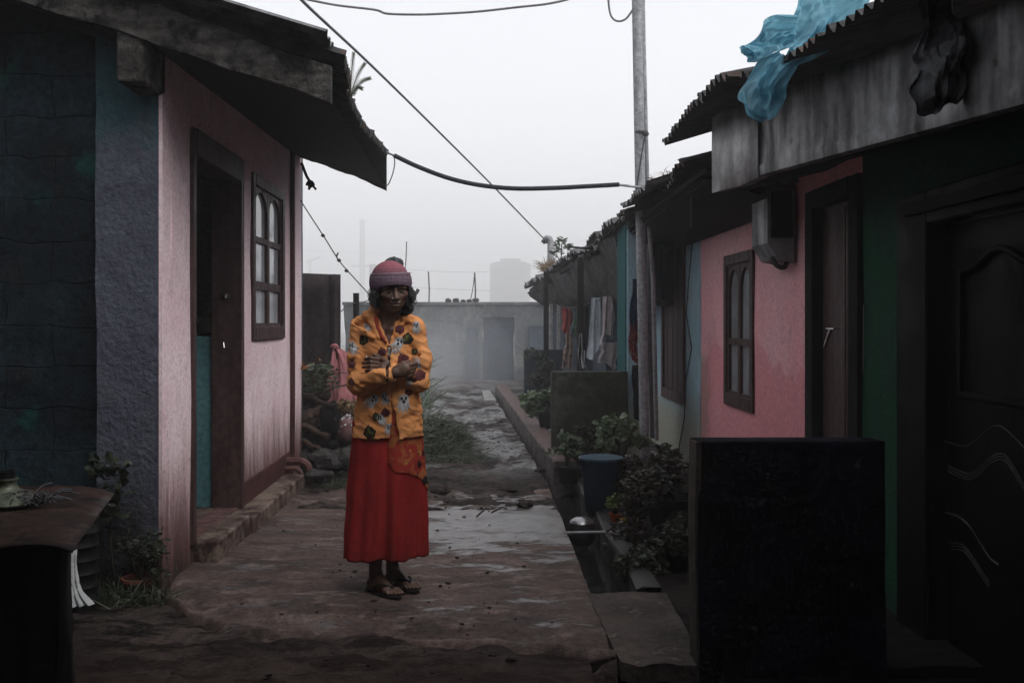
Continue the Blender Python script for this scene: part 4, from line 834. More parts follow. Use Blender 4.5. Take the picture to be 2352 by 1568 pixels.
# zip groove, hem notch, folds
zipx = lambda z: np.interp(z, [.72, .85, 1.0, 1.15], [.040, .028, .014, .012])
J.cut(lambda X, Y, Z: np.maximum(np.abs(X-zipx(Z))-.0045, Y+.048), (-.03, -.2, .72), (.07, .0, 1.15), .004)
J.cut(lambda X, Y, Z: np.maximum(np.maximum(np.abs(X-.036-.02*(.8-Z))-np.clip((.875-Z)*.16, -.1, .03), Y+.02), Z-.885), (-.02, -.2, .7), (.10, .05, .89), .006)
for a, b_, r_ in (((-.19, -.02, 1.02), (-.11, -.075, 1.06), .006), ((-.20, .0, 1.06), (-.12, -.06, 1.11), .005), ((-.17, -.06, .955), (-.10, -.095, .985), .006), ((-.14, -.09, .945), (-.08, -.125, .985), .006), ((.20, -.01, 1.03), (.13, -.05, 1.06), .006), ((.20, .02, 1.08), (.12, -.035, 1.12), .005), ((.10, -.06, 1.19), (.08, -.075, 1.08), .006), ((.185, -.01, .98), (.10, -.06, 1.0), .006), ((-.10, -.045, 1.21), (-.085, -.06, 1.08), .006), ((-.13, -.045, 1.20), (-.135, -.055, 1.10), .005), ((-.05, -.075, .86), (.01, -.08, .80), .006), ((-.12, -.05, .90), (-.02, -.075, .87), .006), ((.13, -.04, .88), (.07, -.07, .82), .006), ((-.10, -.06, .83), (-.13, -.04, .75), .006), ((.10, -.06, .80), (.12, -.05, .74), .005)): J.cap(a, b_, r_*1.9, r_*1.1, .009, cut=True)
sl, X_, Y_, Z_ = J._r((-1, -1, 0), (1, 1, 2)); g = np.stack(np.broadcast_arrays(X_, Y_, Z_), -1); J.F += (.0055*fbm(g*np.array([15, 15, 11]), 2, 14)+.0075*np.abs(fbm(g@np.array([[1,0,.5],[0,1,0],[-.5,0,1]])*np.array([13, 13, 30]), 2, 18))-.002).astype(np.float32)
def jacket_mat():
    m = Nd('orange_fleece'); k = m.mix(m.ramp(m.noise(7, 5), .35, .65), (.68,.30,.118), (.54,.22,.078)); k = m.mix(m.ramp(m.noise(11, 7), .6, .72, 0, .5), k, (.34,.14,.045)); m.col(k); m.set(.92, 0, .06)
    m.bump(m.ma('ADD', m.noise(120, 4), m.ma('MULTIPLY', m.noise(34, 5), 1.6)), .4, .004); return m.mat
M['jacket'] = jacket_mat(); jk, JV, JF = sdf_part(J, 'jacket', M['jacket'], wm, sm=1)
bvh = BVHTree.FromPolygons([Vector(v-WO) for v in JV], [tuple(map(int, f)) for f in JF])
# printed ghosts and pumpkins: thin patches laid on the cloth
PW, PD, PM, PG, PK = MB(), MB(), MB(), MB(), MB()
def patch(mb, c, outline, off):
    rings = [1, .82, .62, .42, .22]; n = len(outline); v = []; okc = True
    for s_ in rings:
        for ox, oz in outline:
            h = bvh.ray_cast(Vector((c[0]+ox*s_, -1, c[1]+oz*s_)), Vector((0, 1, 0)))
            if h[0] is None or h[0].y > .12: return False
            v.append(np.array(h[0])+np.array(h[1])*(off if h[1].y < 0 else -off)+WO)
    h = bvh.ray_cast(Vector((c[0], -1, c[1])), Vector((0, 1, 0))); 
    if h[0] is None: return False
    v.append(np.array(h[0])+np.array(h[1])*(off if h[1].y < 0 else -off)+WO)
    yv = [p[1] for p in v]
    if max(yv)-min(yv) > .06: return False
    f = [(k*n+i, k*n+(i+1) % n, (k+1)*n+(i+1) % n, (k+1)*n+i) for k in range(len(rings)-1) for i in range(n)]+[((len(rings)-1)*n+i, (len(rings)-1)*n+(i+1) % n, len(rings)*n) for i in range(n)]
    mb.add(v, f); return True
def rot(o, a): return [(x*math.cos(a)-z*math.sin(a), x*math.sin(a)+z*math.cos(a)) for x, z in o]
def zc(x, y): p = L((820+x/3.135)/1.0629, (600+y/3.135)/1.0629); return p[0], p[2]
def ghost(x, y, s_, ang):
    s_ *= 1.22
    c = zc(x, y); o = []
    for i in range(9): a = math.pi*i/8; o.append((.42*math.cos(a), .45+.42*math.sin(a)))
    o += [(-.40, .1), (-.62, -.25), (-.42, -.2), (-.46, -.75), (-.2, -.35), (-.08, -.95), (.08, -.4), (.3, -.85), (.32, -.25), (.6, -.4), (.42, .05)]
    o = [(a*s_, b_*s_) for a, b_ in o]; 
    if not patch(PW, c, rot(o, ang), .0016): return
    for ex, ez, er in ((-.16, .5, .09), (.16, .5, .09), (0, .22, .10)):
        e = rot([(ex*s_, ez*s_)], ang)[0]; patch(PK, (c[0]+e[0], c[1]+e[1]), [(er*s_*math.cos(a), er*1.5*s_*math.sin(a)) for a in np.linspace(0, 5.6, 8)], .0028)
def pumpkin(mb, x, y, s_, ang, face=True):
    s_ *= 1.1
    c = zc(x, y); o = [((.5+.05*math.cos(a*6))*s_*math.cos(a)*1.08, (.5+.05*math.cos(a*6))*s_*math.sin(a)*.92) for a in np.linspace(0, 2*math.pi*19/20, 20)]
    o[4:7] = [(.12*s_, .5*s_), (.16*s_, .68*s_), (-.02*s_, .62*s_)]; ok_ = patch(mb, c, rot(o, ang), .0016)
    if face and ok_:
        for ex, ez in ((-.2, .12), (.2, .12)): e = rot([(ex*s_, ez*s_)], ang)[0]; patch(PK, (c[0]+e[0], c[1]+e[1]), [(.1*s_, -.06*s_), (0, .13*s_), (-.1*s_, -.06*s_)], .0028)
        patch(PK, (c[0], c[1]-.2*s_), rot([(.26*s_, .05*s_), (.1*s_, 0), (-.1*s_, 0), (-.26*s_, .05*s_), (-.15*s_, -.1*s_), (.15*s_, -.1*s_)], ang), .0028)
for x, y, s_, a in ((140, 785, .034, .6), (250, 625, .022, .8), (617, 630, .030, .1), (672, 685, .034, -.2), (472, 765, .042, -.5), (622, 890, .028, -2.6), (305, 890, .034, 2.2), (385, 1005, .024, 1.5), (570, 1035, .026, .1), (280, 1190, .040, -.8), (390, 1170, .030, .2), (525, 1205, .044, 0), (632, 1210, .034, .5), (362, 1325, .030, .6), (235, 1085, .028, .4), (412, 1395, .028, -.2), (545, 1450, .042, 3.3), (708, 800, .032, .3), (125, 1165, .020, 1), (145, 1280, .018, 0), (190, 540, .02, 1.2)): ghost(x, y, s_, a)
for x, y, s_, a in ((365, 812, .036, .3), (520, 868, .044, .5), (492, 640, .036, -.5), (130, 905, .034, 0), (652, 988, .042, .4), (390, 1270, .036, .1), (602, 1325, .044, 0), (155, 1388, .034, .2), (132, 1035, .028, 0), (560, 1120, .03, .6)): pumpkin(PM, x, y, s_, a, False)
for x, y, s_, a in ((220, 722, .040, .7), (550, 715, .046, 0), (320, 1300, .032, .2), (270, 1420, .050, .3), (607, 808, .026, .9)): pumpkin(PK, x, y, s_, a, False)
for x, y, s_, a in ((220, 722, .024, .7), (550, 712, .030, 0), (320, 1300, .019, .2), (270, 1420, .034, .3), (607, 808, .015, .9)): pumpkin(PG, x, y, s_, a, True)
for mb, nm, c_ in ((PW, 'ghost_print', (.44,.43,.44)), (PM, 'pumpkin_print', (.10,.03,.035)), (PK, 'black_print', (.016,.014,.012)), (PG, 'green_print', (.13,.13,.035))):
    if mb.v: q_ = part(mb, nm, mk(nm+'_ink', c_, tuple(x*.72 for x in c_), sc=40, bump=.3, bsc=90, rough=.9), jk, smooth=180); q_['kind'] = 'stuff'
mb = MB(); zz_ = np.linspace(1.148, .88, 34)
zp = []
for z_ in zz_:
    x_ = float(zipx(z_)); h = bvh.ray_cast(Vector((x_+.012, -1, z_)), Vector((0, 1, 0))); zp.append((x_, (h[0].y if h[0] else -.06)+.004, z_))
mb.tube([np.array(p)+WO+[0,-.002,0] for p in zp[:12]], .0062, 6); zo = part(mb, 'zip', mk('dark_zip', (.02,.015,.014), rough=.5, bump=.2), jk)
mb = MB(); mb.bar(np.array(zp[1])+WO+[0, -.011, .0], np.array(zp[5])+WO+[0, -.013, .0], .008, .004); mb.ball(np.array(zp[1])+WO+[0, -.010, 0], .006, 8, 6); part(mb, 'zip_puller', M['chrome'], zo)
mb = MB(); V_ = [(-.052, -.02, 1.285), (-.040, -.038, 1.235), (-.022, -.048, 1.195), (.0, -.054, 1.165)]; mb.tube([np.array(p)+WO for p in V_], [.010, .009, .008, .006], 8); part(mb, 'blouse', cloth('red_blouse', (.30,.05,.035), tr=0), wm, smooth=180)
for p, ax_, r_ in ((WR+np.array([.012, -.002, .003]), WR-ER, .032),):
    mb = MB(); t_ = Vector(ax_).normalized(); u_ = t_.cross(Vector((0, 0, 1))).normalized(); w_ = t_.cross(u_); tilt = t_*.010
    mb.tube([Vector(p+WO)+u_*(r_*math.cos(a))+w_*(r_*1.05*math.sin(a))+tilt*math.sin(a) for a in np.linspace(0, 6.2832, 28)], .0024, 6, caps=False); part(mb, 'bangle', mk('worn_gold', (.55,.42,.25), rough=.3, metal=.8, bump=.1), wm)
mb = MB(); mb.tube([np.array([-.084, -.094+.0, 1.1])+WO+np.array([.0, .0105*math.cos(a), .0105*math.sin(a)]) for a in np.linspace(0, 6.2832, 16)], .0016, 5, caps=False); part(mb, 'ring', M['chrome'], wm)
# ---------------------------------------------------------------- skirt with folds
def skirt_pt(a, t, off=0.0):
    z = .80+(.170-.80)*t; z_h = z+t**6*(.004*math.sin(a*7)+.003*math.sin(a*15+1)-.016*math.sin(a-.2)*0-.013*math.cos(a)*-1*0)
    hw = np.interp(t, [0, .15, .4, .7, 1], [.158, .164, .176, .186, .193]); hd = np.interp(t, [0, .3, 1], [.115, .128, .150])
    f = t**.7*(.011*math.sin(a*5+.6+.5*math.sin(t*3))+.007*math.sin(a*11+2+t)+.004*math.sin(a*19+t*2))+.003*float(fbm(np.array([math.cos(a)*4, math.sin(a)*4, t*6]), 2, 3))
    cf = -.020*math.exp(-((((a+math.pi/2+math.pi) % (2*math.pi)-math.pi)-.12)/.10)**2)*t**.5          # deep fold down the front
    k = 1+(f+cf+off)/.17; cx = -.010-.012*t+.0*a; x = cx+hw*math.cos(a)*k; y = .072+.014*t+hd*math.sin(a)*k
    z_h -= .012*t**4*max(0, -math.cos(a)); return np.array([x, y, z_h])
def skirt_mat():
    m = Nd('red_skirt_cloth'); k = m.mix(m.ramp(m.noise(5, 5, stretch=(1, 1, .4)), .35, .65), (.29,.022,.022), (.20,.014,.015)); k = m.mix(m.ramp(m.ma('ADD', m.sep(m.pos)[2], m.ma('MULTIPLY', m.noise(14, 6, m.pos), .18)), .34, .22, 0, .45), k, (.10,.03,.024)); k = m.mix(m.ramp(m.noise(60, 4), .4, .65, 0, .35), k, (.13,.012,.012)); m.col(k); m.set(.85, 0, .08)
    m.bump(m.ma('ADD', m.noise(22, 5, stretch=(1, 1, .35)), m.ma('MULTIPLY', m.noise(140, 3), .5)), .35, .006); return m.mat
mb = MB(); mb.grid(np.array([[skirt_pt(2*math.pi*i/180, j/60)+WO for j in range(61)] for i in range(180)]), cu=True); part(mb, 'skirt', skirt_mat(), wm, smooth=180, solid=.003)
def sash_mat():
    m = Nd('printed_overskirt'); p = m.co; a = m.noise(16, 6, p, dist=1.2); k = m.mix(m.ramp(a, .46, .58), (.26,.03,.022), (.30,.10,.035)); k = m.mix(m.ramp(m.noise(11, 5, p, dist=.8), .52, .58), k, (.012,.010,.010)); k = m.mix(m.ramp(m.noise(30, 4, p), .62, .7), k, (.42,.2,.08)); m.col(k); m.set(.85, 0, .08); m.bump(m.noise(30, 4), .3, .006); return m.mat
mb = MB(); A0, A1 = -math.pi/2+.12, .35; g = []
for i in range(41):
    s_ = i/40; a = A0+(A1-A0)*s_; e = np.interp(s_, [0, .12, .3, .5, .62, .72, .8, .92, 1], [.30, .36, .38, .40, .43, .48, .52, .53, .50])+.006*math.sin(s_*17); g.append([skirt_pt(a, e*j/30, .004)+WO for j in range(31)])
mb.grid(np.array(g)); part(mb, 'overskirt', sash_mat(), wm, smooth=180, solid=.002)
mb = MB(); mb.grid(np.array([[np.array([.035-.02*(z_-.8)+w_, -.035-.012*math.cos(w_*40), z_])+WO for z_ in np.linspace(.69, .89, 12)] for w_ in np.linspace(-.045, .045, 12)])); part(mb, 'tunic', sash_mat(), wm, smooth=180)
# ---------------------------------------------------------------- flip flops
for hl_ in (h1, h2):
    d = np.array([dirF[0], dirF[1], 0]); n = np.array([dirF[1], -dirF[0], 0]); h = np.array([hl_[0], hl_[1], 0])-d*.012
    out = []
    for i in range(40):
        a = 2*math.pi*i/40; l = .128+.128*-math.cos(a); w_ = np.interp(l, [0, .05, .12, .19, .256], [.030, .034, .036, .046, .030])*abs(math.sin(a))**.7*(1 if math.sin(a) >= 0 else -1); out.append((l, w_))
    v = [h+d*l+n*w_+WO+[0, 0, z_] for z_ in (.004, .019) for l, w_ in out]; mb = MB(); N_ = 40
    mb.add(v, [tuple(range(N_-1, -1, -1)), tuple(range(N_, 2*N_))]+[(i, (i+1) % N_, N_+(i+1) % N_, N_+i) for i in range(N_)])
    so_ = part(mb, 'sandal', mk('dark_rubber_sole', (.022,.019,.018), rough=.7, bump=.4), wm, bevel=.003)
    mb = MB(); 
    for sg in (-1, 1): mb.tube(smooth_pts([h+d*.195-n*.010*-1*0+WO+[0, 0, .046], h+d*.165+n*sg*.026+WO+[0, 0, .058], h+d*.125+n*sg*.042+WO+[0, 0, .046], h+d*.10+n*sg*.040+WO+[0, 0, .020]], 6), .0055, 8)
    mb.tube([h+d*.195+WO+[0, 0, .046], h+d*.198+WO+[0, 0, .018]], .004, 6); part(mb, 'strap', mk('dark_strap', (.02,.017,.017), rough=.5, bump=.1), so_)
# ================================================================ poles, pipes and cables
PO = W(1478, 735, 8.2)
pole = thing('utility_pole', 'tall grey steel pole strapped beside the eave of the pale blue house', 'pole', (PO.x, 8.2, -.05))
b, t_ = W(1482, 1092, 8.2), W(1461, -120, 8.2)
mb = MB(); mb.tube([b+(t_-b)*i/8 for i in range(9)], [.041]*4+[.043]*5, 14); part(mb, 'shaft', M['steel'], pole)
b2, t2 = W(1492, 470, 8.29), W(1480, -30, 8.22)
mb = MB(); mb.tube([W(1508, 1010, 8.45), W(1500, 640, 8.4), W(1488, 480, 8.3), W(1478, 100, 8.22), W(1475, -60, 8.2)], .019, 10); part(mb, 'conduit', M['steel'], pole)
mb = MB()
for yy in (305, 447): 
    c = W(1472 if yy < 400 else 1476, yy, 8.2); mb.lathe([(.052, -.012), (.056, 0), (.052, .012)], c, 14)
mb.tube(smooth_pts([W(1466, 450, 8.14), W(1462, 440, 8.13), W(1470, 380, 8.13), W(1480, 320, 8.13), W(1484, 306, 8.14), W(1479, 300, 8.15)], 6), .006, 6); mb.ball(W(1484, 308, 8.13), .022, amp=.3)
part(mb, 'binding_wire', M['wire'], pole)
mb = MB(); mb.tube(smooth_pts([W(1502, 1005, 8.62), W(1496, 760, 8.62), W(1494, 560, 8.6)], 6), .033, 12); mb.build('downpipe', M['dark_pipe'], label='dark grey plastic pipe standing just behind the steel pole', cat='pipe')
def cable(name, pts, r, mat, label, cat='cable', n=10, **k):
    mb = MB(); mb.tube(smooth_pts(pts, n), r, 8); return mb.build(name, mat, label=label, cat=cat, **k)
cab = thing('cable', 'thick black sleeved cable sagging across the lane between the left eave and the steel pole', 'cable', W(1150, 433, 8.1))
mb = MB(); mb.tube(smooth_pts([W(905, 357, 8.05), W(960, 383, 8.07), W(1030, 409, 8.09), W(1100, 425, 8.1), W(1180, 433, 8.1), W(1270, 432, 8.1), W(1350, 428, 8.1), W(1422, 424, 8.1)], 8), .0185, 12); part(mb, 'foam_sleeve', M['rubber'], cab)
mb = MB(); mb.tube(smooth_pts([W(880, 347, 8.0), W(906, 357.5, 8.05)], 4), .009, 8); part(mb, 'core', M['steel'], cab); mb = MB(); mb.tube(smooth_pts([W(1421, 424.5, 8.1), W(1450, 428, 8.1), W(1478, 432, 8.1), W(1510, 438, 8.15)], 6), .010, 8); part(mb, 'core', M['steel'], cab)
cable('wire_loop', [W(888, 350, 8.0), W(904, 360, 8.0), W(906, 380, 8.0), W(900, 405, 8.0), W(889, 426, 8.0), W(872, 420, 8.0), W(858, 408, 8.0)], .0045, M['wire'], 'bent tie wire looped at the far tip of the left eave', 'wire')
cable('flat_cable', [W(690, -4, 9), W(770, 12, 9), W(860, 23, 9), W(890, 32, 9), W(960, 34, 9), W(1030, 31.5, 9), W(1100, 27, 9), W(1190, 17, 9), W(1260, 9, 9), W(1320, -6, 9), W(1400, -40, 9)], .0105, M['cable'], 'grey cable hanging across the top of the sky', 'cable')
cable('thin_cable', [W(640, -60, 5.5), W(700, 8, 5.9), W(850, 148, 7.4), W(1000, 295, 9.6), W(1130, 425, 12), W(1247, 546, 14.9)], .0095, M['cable'], 'thin straight cable running diagonally down to the hooked post', 'cable')
cable('pole_loop', [W(1397, -30, 8.2), W(1398, 10, 8.2), W(1404, 38, 8.2), W(1418, 49, 8.2), W(1436, 45, 8.2), W(1450, 28, 8.2), W(1462, 8, 8.2)], .0085, M['cable'], 'short drooping cable loop tied to the top of the steel pole', 'cable')
bw = cable('barbed_wire', [W(672, 430, 8.1), W(700, 476, 8.1), W(745, 545, 8.15), W(780, 600, 8.2), W(815, 640, 8.3), W(870, 700, 8.5)], .0045, M['wire'], 'knotted wire slanting down behind the woman from the pink house corner', 'wire')
for x, y in ((742, 541), (779, 598), (796, 622)): mb = MB(); mb.ball(W(x, y, 8.15), .014, amp=.3); part(mb, 'knot', M['wire'], bw)
mb = MB()
mb.tube(smooth_pts([W(776, 596, 8.15), W(772, 588, 8.15), W(777, 580, 8.15), W(773, 592, 8.15)], 4), .004, 5)
part(mb, 'wire_end', M['wire'], bw)
cable('roof_wire', [W(395, -30, 4.6), W(408, 4, 4.6), W(415, 28, 4.6)], .003, M['wire'], 'short wire end above the left bargeboard', 'wire')
cable('elbow_pipe', [(XL-.02, 7.64, .19), (-1.45, 7.64, .19), (-1.39, 7.64, .185), (-1.345, 7.64, .15), (-1.335, 7.64, .08), (-1.335, 7.64, -.1)], .030, M['red_pipe'], 'thicker dark red drain pipe elbowing out of the pink wall', 'pipe', 8, group='drain pipes at the wall foot')
cable('elbow_pipe', [(XL-.02, 7.56, .145), (-1.47, 7.56, .145), (-1.415, 7.56, .14), (-1.385, 7.56, .11), (-1.38, 7.56, .05), (-1.38, 7.56, -.1)], .019, M['red_pipe'], 'thinner dark red drain pipe elbowing down beside the thicker one', 'pipe', 8, group='drain pipes at the wall foot')
mb = MB(); mb.tube([(.49, 5.9, .012), (.83, 5.92, .014)], .008); mb.build('pipe', M['steel'], label='thin grey pipe laid straight across the drain', cat='pipe')
# meter box under the pink eave
mbx = thing('meter_box', 'grey metal meter box with a chamfered foot, fixed under the eave by the pink window', 'meter box', (1.74, 5.95, 1.6))
mb = MB(); y0, y1 = 5.80, 6.14
pr = [(1.815, 2.03), (1.655, 2.03), (1.655, 1.72), (1.715, 1.625), (1.815, 1.605)]
mb.add([(x, y0, z) for x, z in pr]+[(x, y1, z) for x, z in pr], [(0, 1, 2, 3, 4), (9, 8, 7, 6, 5)]+[(i, i+5, (i+1) % 5+5, (i+1) % 5) for i in range(5)])
part(mb, 'body', M['galv'], mbx, bevel=.006, smooth=20)
mb = MB(); mb.box(1.675, 1.80, 5.788, 5.80, 1.75, 2.02); part(mb, 'lid', M['dark_wood'], mbx, bevel=.004)
mb = MB(); mb.tube(smooth_pts([(1.70, 5.86, 1.64), (1.72, 5.84, 1.59), (1.765, 5.84, 1.58), (1.79, 5.86, 1.62)], 6), .014, 8); part(mb, 'cable_bend', M['dark_pipe'], mbx)
# ================================================================ cloth sheets, tarps and laundry
def cloth_strip(A, B, nu=44, nv=40, amp=.03, fr=3.0, seed=0, depth=(0, -1, 0), gather=0.0):
    """sheet between two pixel-measured 3D border lines A and B with folds running along it"""
    A = smooth_pts(A, 8); B = smooth_pts(B, 8); g = np.zeros((nu+1, nv+1, 3)); dv = np.array(depth, float)
    def at(L, t): 
        q = t*(len(L)-1); i = min(int(q), len(L)-2); return np.array(L[i]+(L[i+1]-L[i])*(q-i))
    for i in range(nu+1):
        for j in range(nv+1):
            s, t = i/nu, j/nv; p = at(A, t)*(1-s)+at(B, t)*s
            f = .55*(1-2*abs(float(fbm(np.array([s*5+seed, t*2.2, seed*.7]), 2, seed+2))))+math.asin(.985*math.sin(s*fr*6.28+seed+2.2*float(vn(np.array([t*2, seed, s]), seed))))*.42+float(fbm(np.array([s*4, t*3, seed*1.3]), 3, seed))
            g[i, j] = p+dv*amp*f*(1-gather*t)
    return g
tp = MB()
def zt(pts, Y): return [W((1500+x/1.96)/1.0629, y/1.96/1.0629, Y+dy) for x, y, dy in pts]
Yt = 4.15
tp.grid(cloth_strip(zt([(905,-120,.5),(868,0,.35),(862,85,.2),(850,170,.1),(790,240,0)], Yt), zt([(1290,-110,.3),(1205,20,.2),(1130,135,.1),(1010,255,0),(880,320,-.05)], Yt), amp=.05, fr=2.2, seed=3))
tp.grid(cloth_strip(zt([(866,90,.15),(800,82,.1),(735,88,.1),(700,120,.1),(672,190,.1),(597,226,.0)], Yt), zt([(862,190,.1),(830,215,.05),(800,235,0),(760,255,0),(700,290,0),(640,296,.0)], Yt), amp=.035, fr=1.6, seed=8))
tp.grid(cloth_strip(zt([(770,245,0),(690,290,0),(650,370,0),(612,440,0),(628,500,0),(640,545,0),(700,578,0)], Yt), zt([(870,310,-.02),(868,330,-.03),(840,375,-.03),(815,420,-.02),(808,480,0),(770,550,0),(735,582,0)], Yt), amp=.045, fr=2.1, seed=12))
tp.grid(cloth_strip(zt([(600,224,.02),(618,260,.02),(640,297,.0)], Yt-.03), zt([(690,200,.03),(740,215,.0),(780,250,-.03)], Yt-.03), nu=12, nv=14, amp=.02, fr=1, seed=15))
tp.tube(smooth_pts(zt([(612,440,0),(628,500,0),(642,548,0),(700,580,0)], Yt-.02), 5), .006, 6)
tp.build('tarp', M['tarp'], smooth=28, label='crumpled translucent blue tarpaulin draped over the right hand roof edge', cat='tarp')
tk = MB()
tk.grid(cloth_strip(zt([(1435,-80,.3),(1455,60,.12),(1470,140,.06),(1440,250,0),(1462,310,0),(1418,420,0),(1450,505,0),(1470,530,0),(1515,545,0)], 3.25), zt([(1600,-80,.3),(1620,80,.12),(1660,150,.06),(1705,280,0),(1670,340,0),(1690,430,0),(1640,500,0),(1600,490,0),(1530,552,0)], 3.25), amp=.06, fr=1.4, seed=21))
tk.build('plastic_sheet', M['plastic_k'], smooth=28, label='crumpled black plastic sheet hanging over the grey gutter board', cat='plastic sheet')
def hang(name, x0, x1, yt, yb, Y, mat, label, seed, amp=.03, folds=2.0, taper=.0, slant=0, cat='laundry', group='laundry hung at the teal house'):
    mb = MB(); nu, nv = 22, 26; g = np.zeros((nu+1, nv+1, 3))
    for i in range(nu+1):
        for j in range(nv+1):
            s, t = i/nu, j/nv; x = x0+(x1-x0)*s; cx = (x0+x1)/2; x = cx+(x-cx)*(1-taper*(1-t)*.6)+slant*t
            y = yt+(yb-yt)*t+7*math.sin(s*7+seed)*t+26*float(vn(np.array([s*1.7+seed, seed, 0]), seed))*t; x += 5*math.sin(t*3.1+seed)*t+3*float(vn(np.array([t*4, s*3, seed]), seed))
            p = W(x, y, Y); p.y += amp*(math.sin(s*folds*6.28+seed+t*1.2)*(.5+.5*t)+.5*float(fbm(np.array([s*3, t*3, seed*2.1]), 3, seed))); g[i, j] = p
    mb.grid(g); return mb.build(name, mat, smooth=180, label=label, cat=cat, group=group)
hang('cloth', 1292, 1312, 706, 768, 13.5, M['cl_red'], 'red cloth hung at the far end of the laundry line', 1)
hang('cloth', 1297, 1317, 766, 854, 13.3, M['cl_beige'], 'beige patterned cloth hanging below the red one', 2)
hang('cloth', 1317, 1332, 708, 788, 12.2, M['cl_green'], 'sage green cloth hung beside the red one on the line', 3)
hang('cloth', 1331, 1344, 765, 856, 11.4, M['cl_white'], 'narrow off white cloth hanging low below the laundry line', 4)
hang('cloth', 1336, 1356, 706, 800, 11.2, M['cl_dark'], 'dark cloth hung in the middle of the laundry line', 5)
hang('towel', 1353, 1386, 684, 806, 10.3, M['cl_blue'], 'pale grey blue towel hung in folds on the laundry line', 6, slant=-6, taper=.6)
hang('cloth', 1379, 1412, 680, 792, 9.75, M['cl_mauve'], 'mauve grey cloth on the near end of the laundry line', 7, taper=.5)
hang('cloth', 1379, 1420, 786, 852, 9.8, M['cl_mauve'], 'mauve cloth hanging low above the mossy wall', 8)
hang('jacket', 1449, 1468, 640, 738, 8.62, M['cl_navy'], 'navy jacket hung between the teal pier and the steel pole', 9, taper=.5)
hang('cloth', 1447, 1466, 738, 842, 8.64, M['cl_print'], 'red printed cloth hanging under the navy jacket', 10)
hang('cloth', 1452, 1474, 838, 960, 8.75, M['cl_dark'], 'black cloth hanging below the red printed cloth', 11)
cable('washing_line', [W(1246, 682, 15.5), W(1300, 706, 13.4), W(1360, 694, 10.6), W(1420, 668, 9.2)], .004, M['wire'], 'thin washing line strung along the teal house porch', 'washing line')
# ================================================================ behind the woman on the left: sheet, cloth, rubble
sh = MB(); Ys = 8.75; g = []
a0, a1 = W(676, 628, Ys), W(783, 632, Ys-.1)
for i in range(41):
    t = i/40; x = a0.x+(a1.x-a0.x)*t; y = Ys-.1*t
    y += .022*math.exp(-((t-.75)/.05)**2)-.015*math.exp(-((t-.88)/.03)**2)+.02*float(vn(np.array([t*3, 1, 0]), 3))
    g.append([(x, y+.006*float(vn(np.array([t*4, k*.9, 5]), 4)), (1.705-.02*t)*k/10-.02) for k in range(11)])
sh.grid(np.array(g)); sh.build('iron_sheet', M['rust_sheet'], solid=.004, label='tall brown iron sheet standing upright beside the pink house', cat='metal sheet')
mb = MB(); mb.tube([W(776, 1000, 8.42), W(773, 800, 8.42)], .018, 8); mb.build('stake', M['log_m'], label='thin wooden stake holding up the pink cloth', cat='stake')
cp = MB(); cp.grid(cloth_strip([W(766, 794, 8.4), W(758, 845, 8.36), W(748, 900, 8.36), W(743, 932, 8.36)], [W(775, 798, 8.4), W(800, 815, 8.42), W(818, 880, 8.42), W(820, 925, 8.42)], amp=.022, fr=1.3, seed=4))
cp.ball(W(769, 796, 8.4), (.03, .03, .025), amp=.4); cp.build('cloth', M['cl_pink'], smooth=180, label='faded pink cloth hung on a stake behind the woman', cat='cloth')
def rock(x, y, rx, rz, Y, seed, label='grey fieldstone in the rubble heap beside the pink house', group='stones in the rubble heap', mat='rock_m'):
    mb = MB(); c = W(x, y, Y); mb.ball(c, (rx, rx*.85, rz), 20, 14, amp=.42, fr=1.25, seed=seed); return mb.build('stone', M[mat], smooth=24, label=label, cat='stone', group=group)
for k, (x, y, rx, rz, Y) in enumerate([(705, 1020, .13, .10, 8.35), (748, 1020, .10, .08, 8.3), (700, 1060, .12, .10, 8.15), (778, 1052, .10, .075, 8.05), (795, 1055, .07, .06, 7.9), (740, 990, .10, .07, 8.4), (800, 1010, .08, .06, 8.2), (812, 1040, .09, .07, 8.0), (714, 965, .12, .06, 8.45)]): rock(x, y, rx, rz, Y, k)
rock(754, 1062, .135, .095, 7.92, 11, 'largest rounded dark stone at the front of the rubble heap', None)
rock(727, 1092, .10, .055, 7.62, 12, 'flat pale stone at the foot of the rubble heap, next to the drain pipes', None)
def log(a, b, r, label, seed, mat='log_m', name='log', cat='log', group='logs in the rubble heap'):
    a, b = Vector(a), Vector(b); mb = MB(); n = 10
    mb.tube([a+(b-a)*i/n+Vector((0, 0, .012*float(vn(np.array([i*.6, seed, 0]), seed)))) for i in range(n+1)], [r*(1+.15*float(vn(np.array([i*.8, seed, 3]), seed))) for i in range(n+1)], 10); return mb.build(name, M[mat], label=label, cat=cat, group=group)
log(W(690, 920, 8.4), W(752, 905, 8.3), .05, 'dark log lying across the top of the rubble heap', 1)
log(W(684, 960, 8.3), W(745, 945, 8.3), .06, 'splintered brown log in the middle of the rubble heap', 2, 'plank_m')
log(W(690, 985, 8.25), W(765, 972, 8.2), .07, 'thick wet log under the splintered one in the rubble heap', 3)
log(W(684, 862, 8.45), W(762, 868, 8.4), .018, 'thin pale pole lying on the brushwood', 4, 'plank_m', 'stick', 'stick', None)
log(W(688,900,8.18), W(770,935,8.05), 0.018, 'broken stick jammed among the stones of the rubble heap', 20, 'log_m', 'stick', 'stick', 'sticks in the rubble heap')
log(W(690,975,8.18), W(755,1000,8.05), 0.022, 'broken stick jammed among the stones of the rubble heap', 21, 'plank_m', 'stick', 'stick', 'sticks in the rubble heap')
log(W(700,1000,8.18), W(770,960,8.05), 0.015, 'broken stick jammed among the stones of the rubble heap', 22, 'log_m', 'stick', 'stick', 'sticks in the rubble heap')
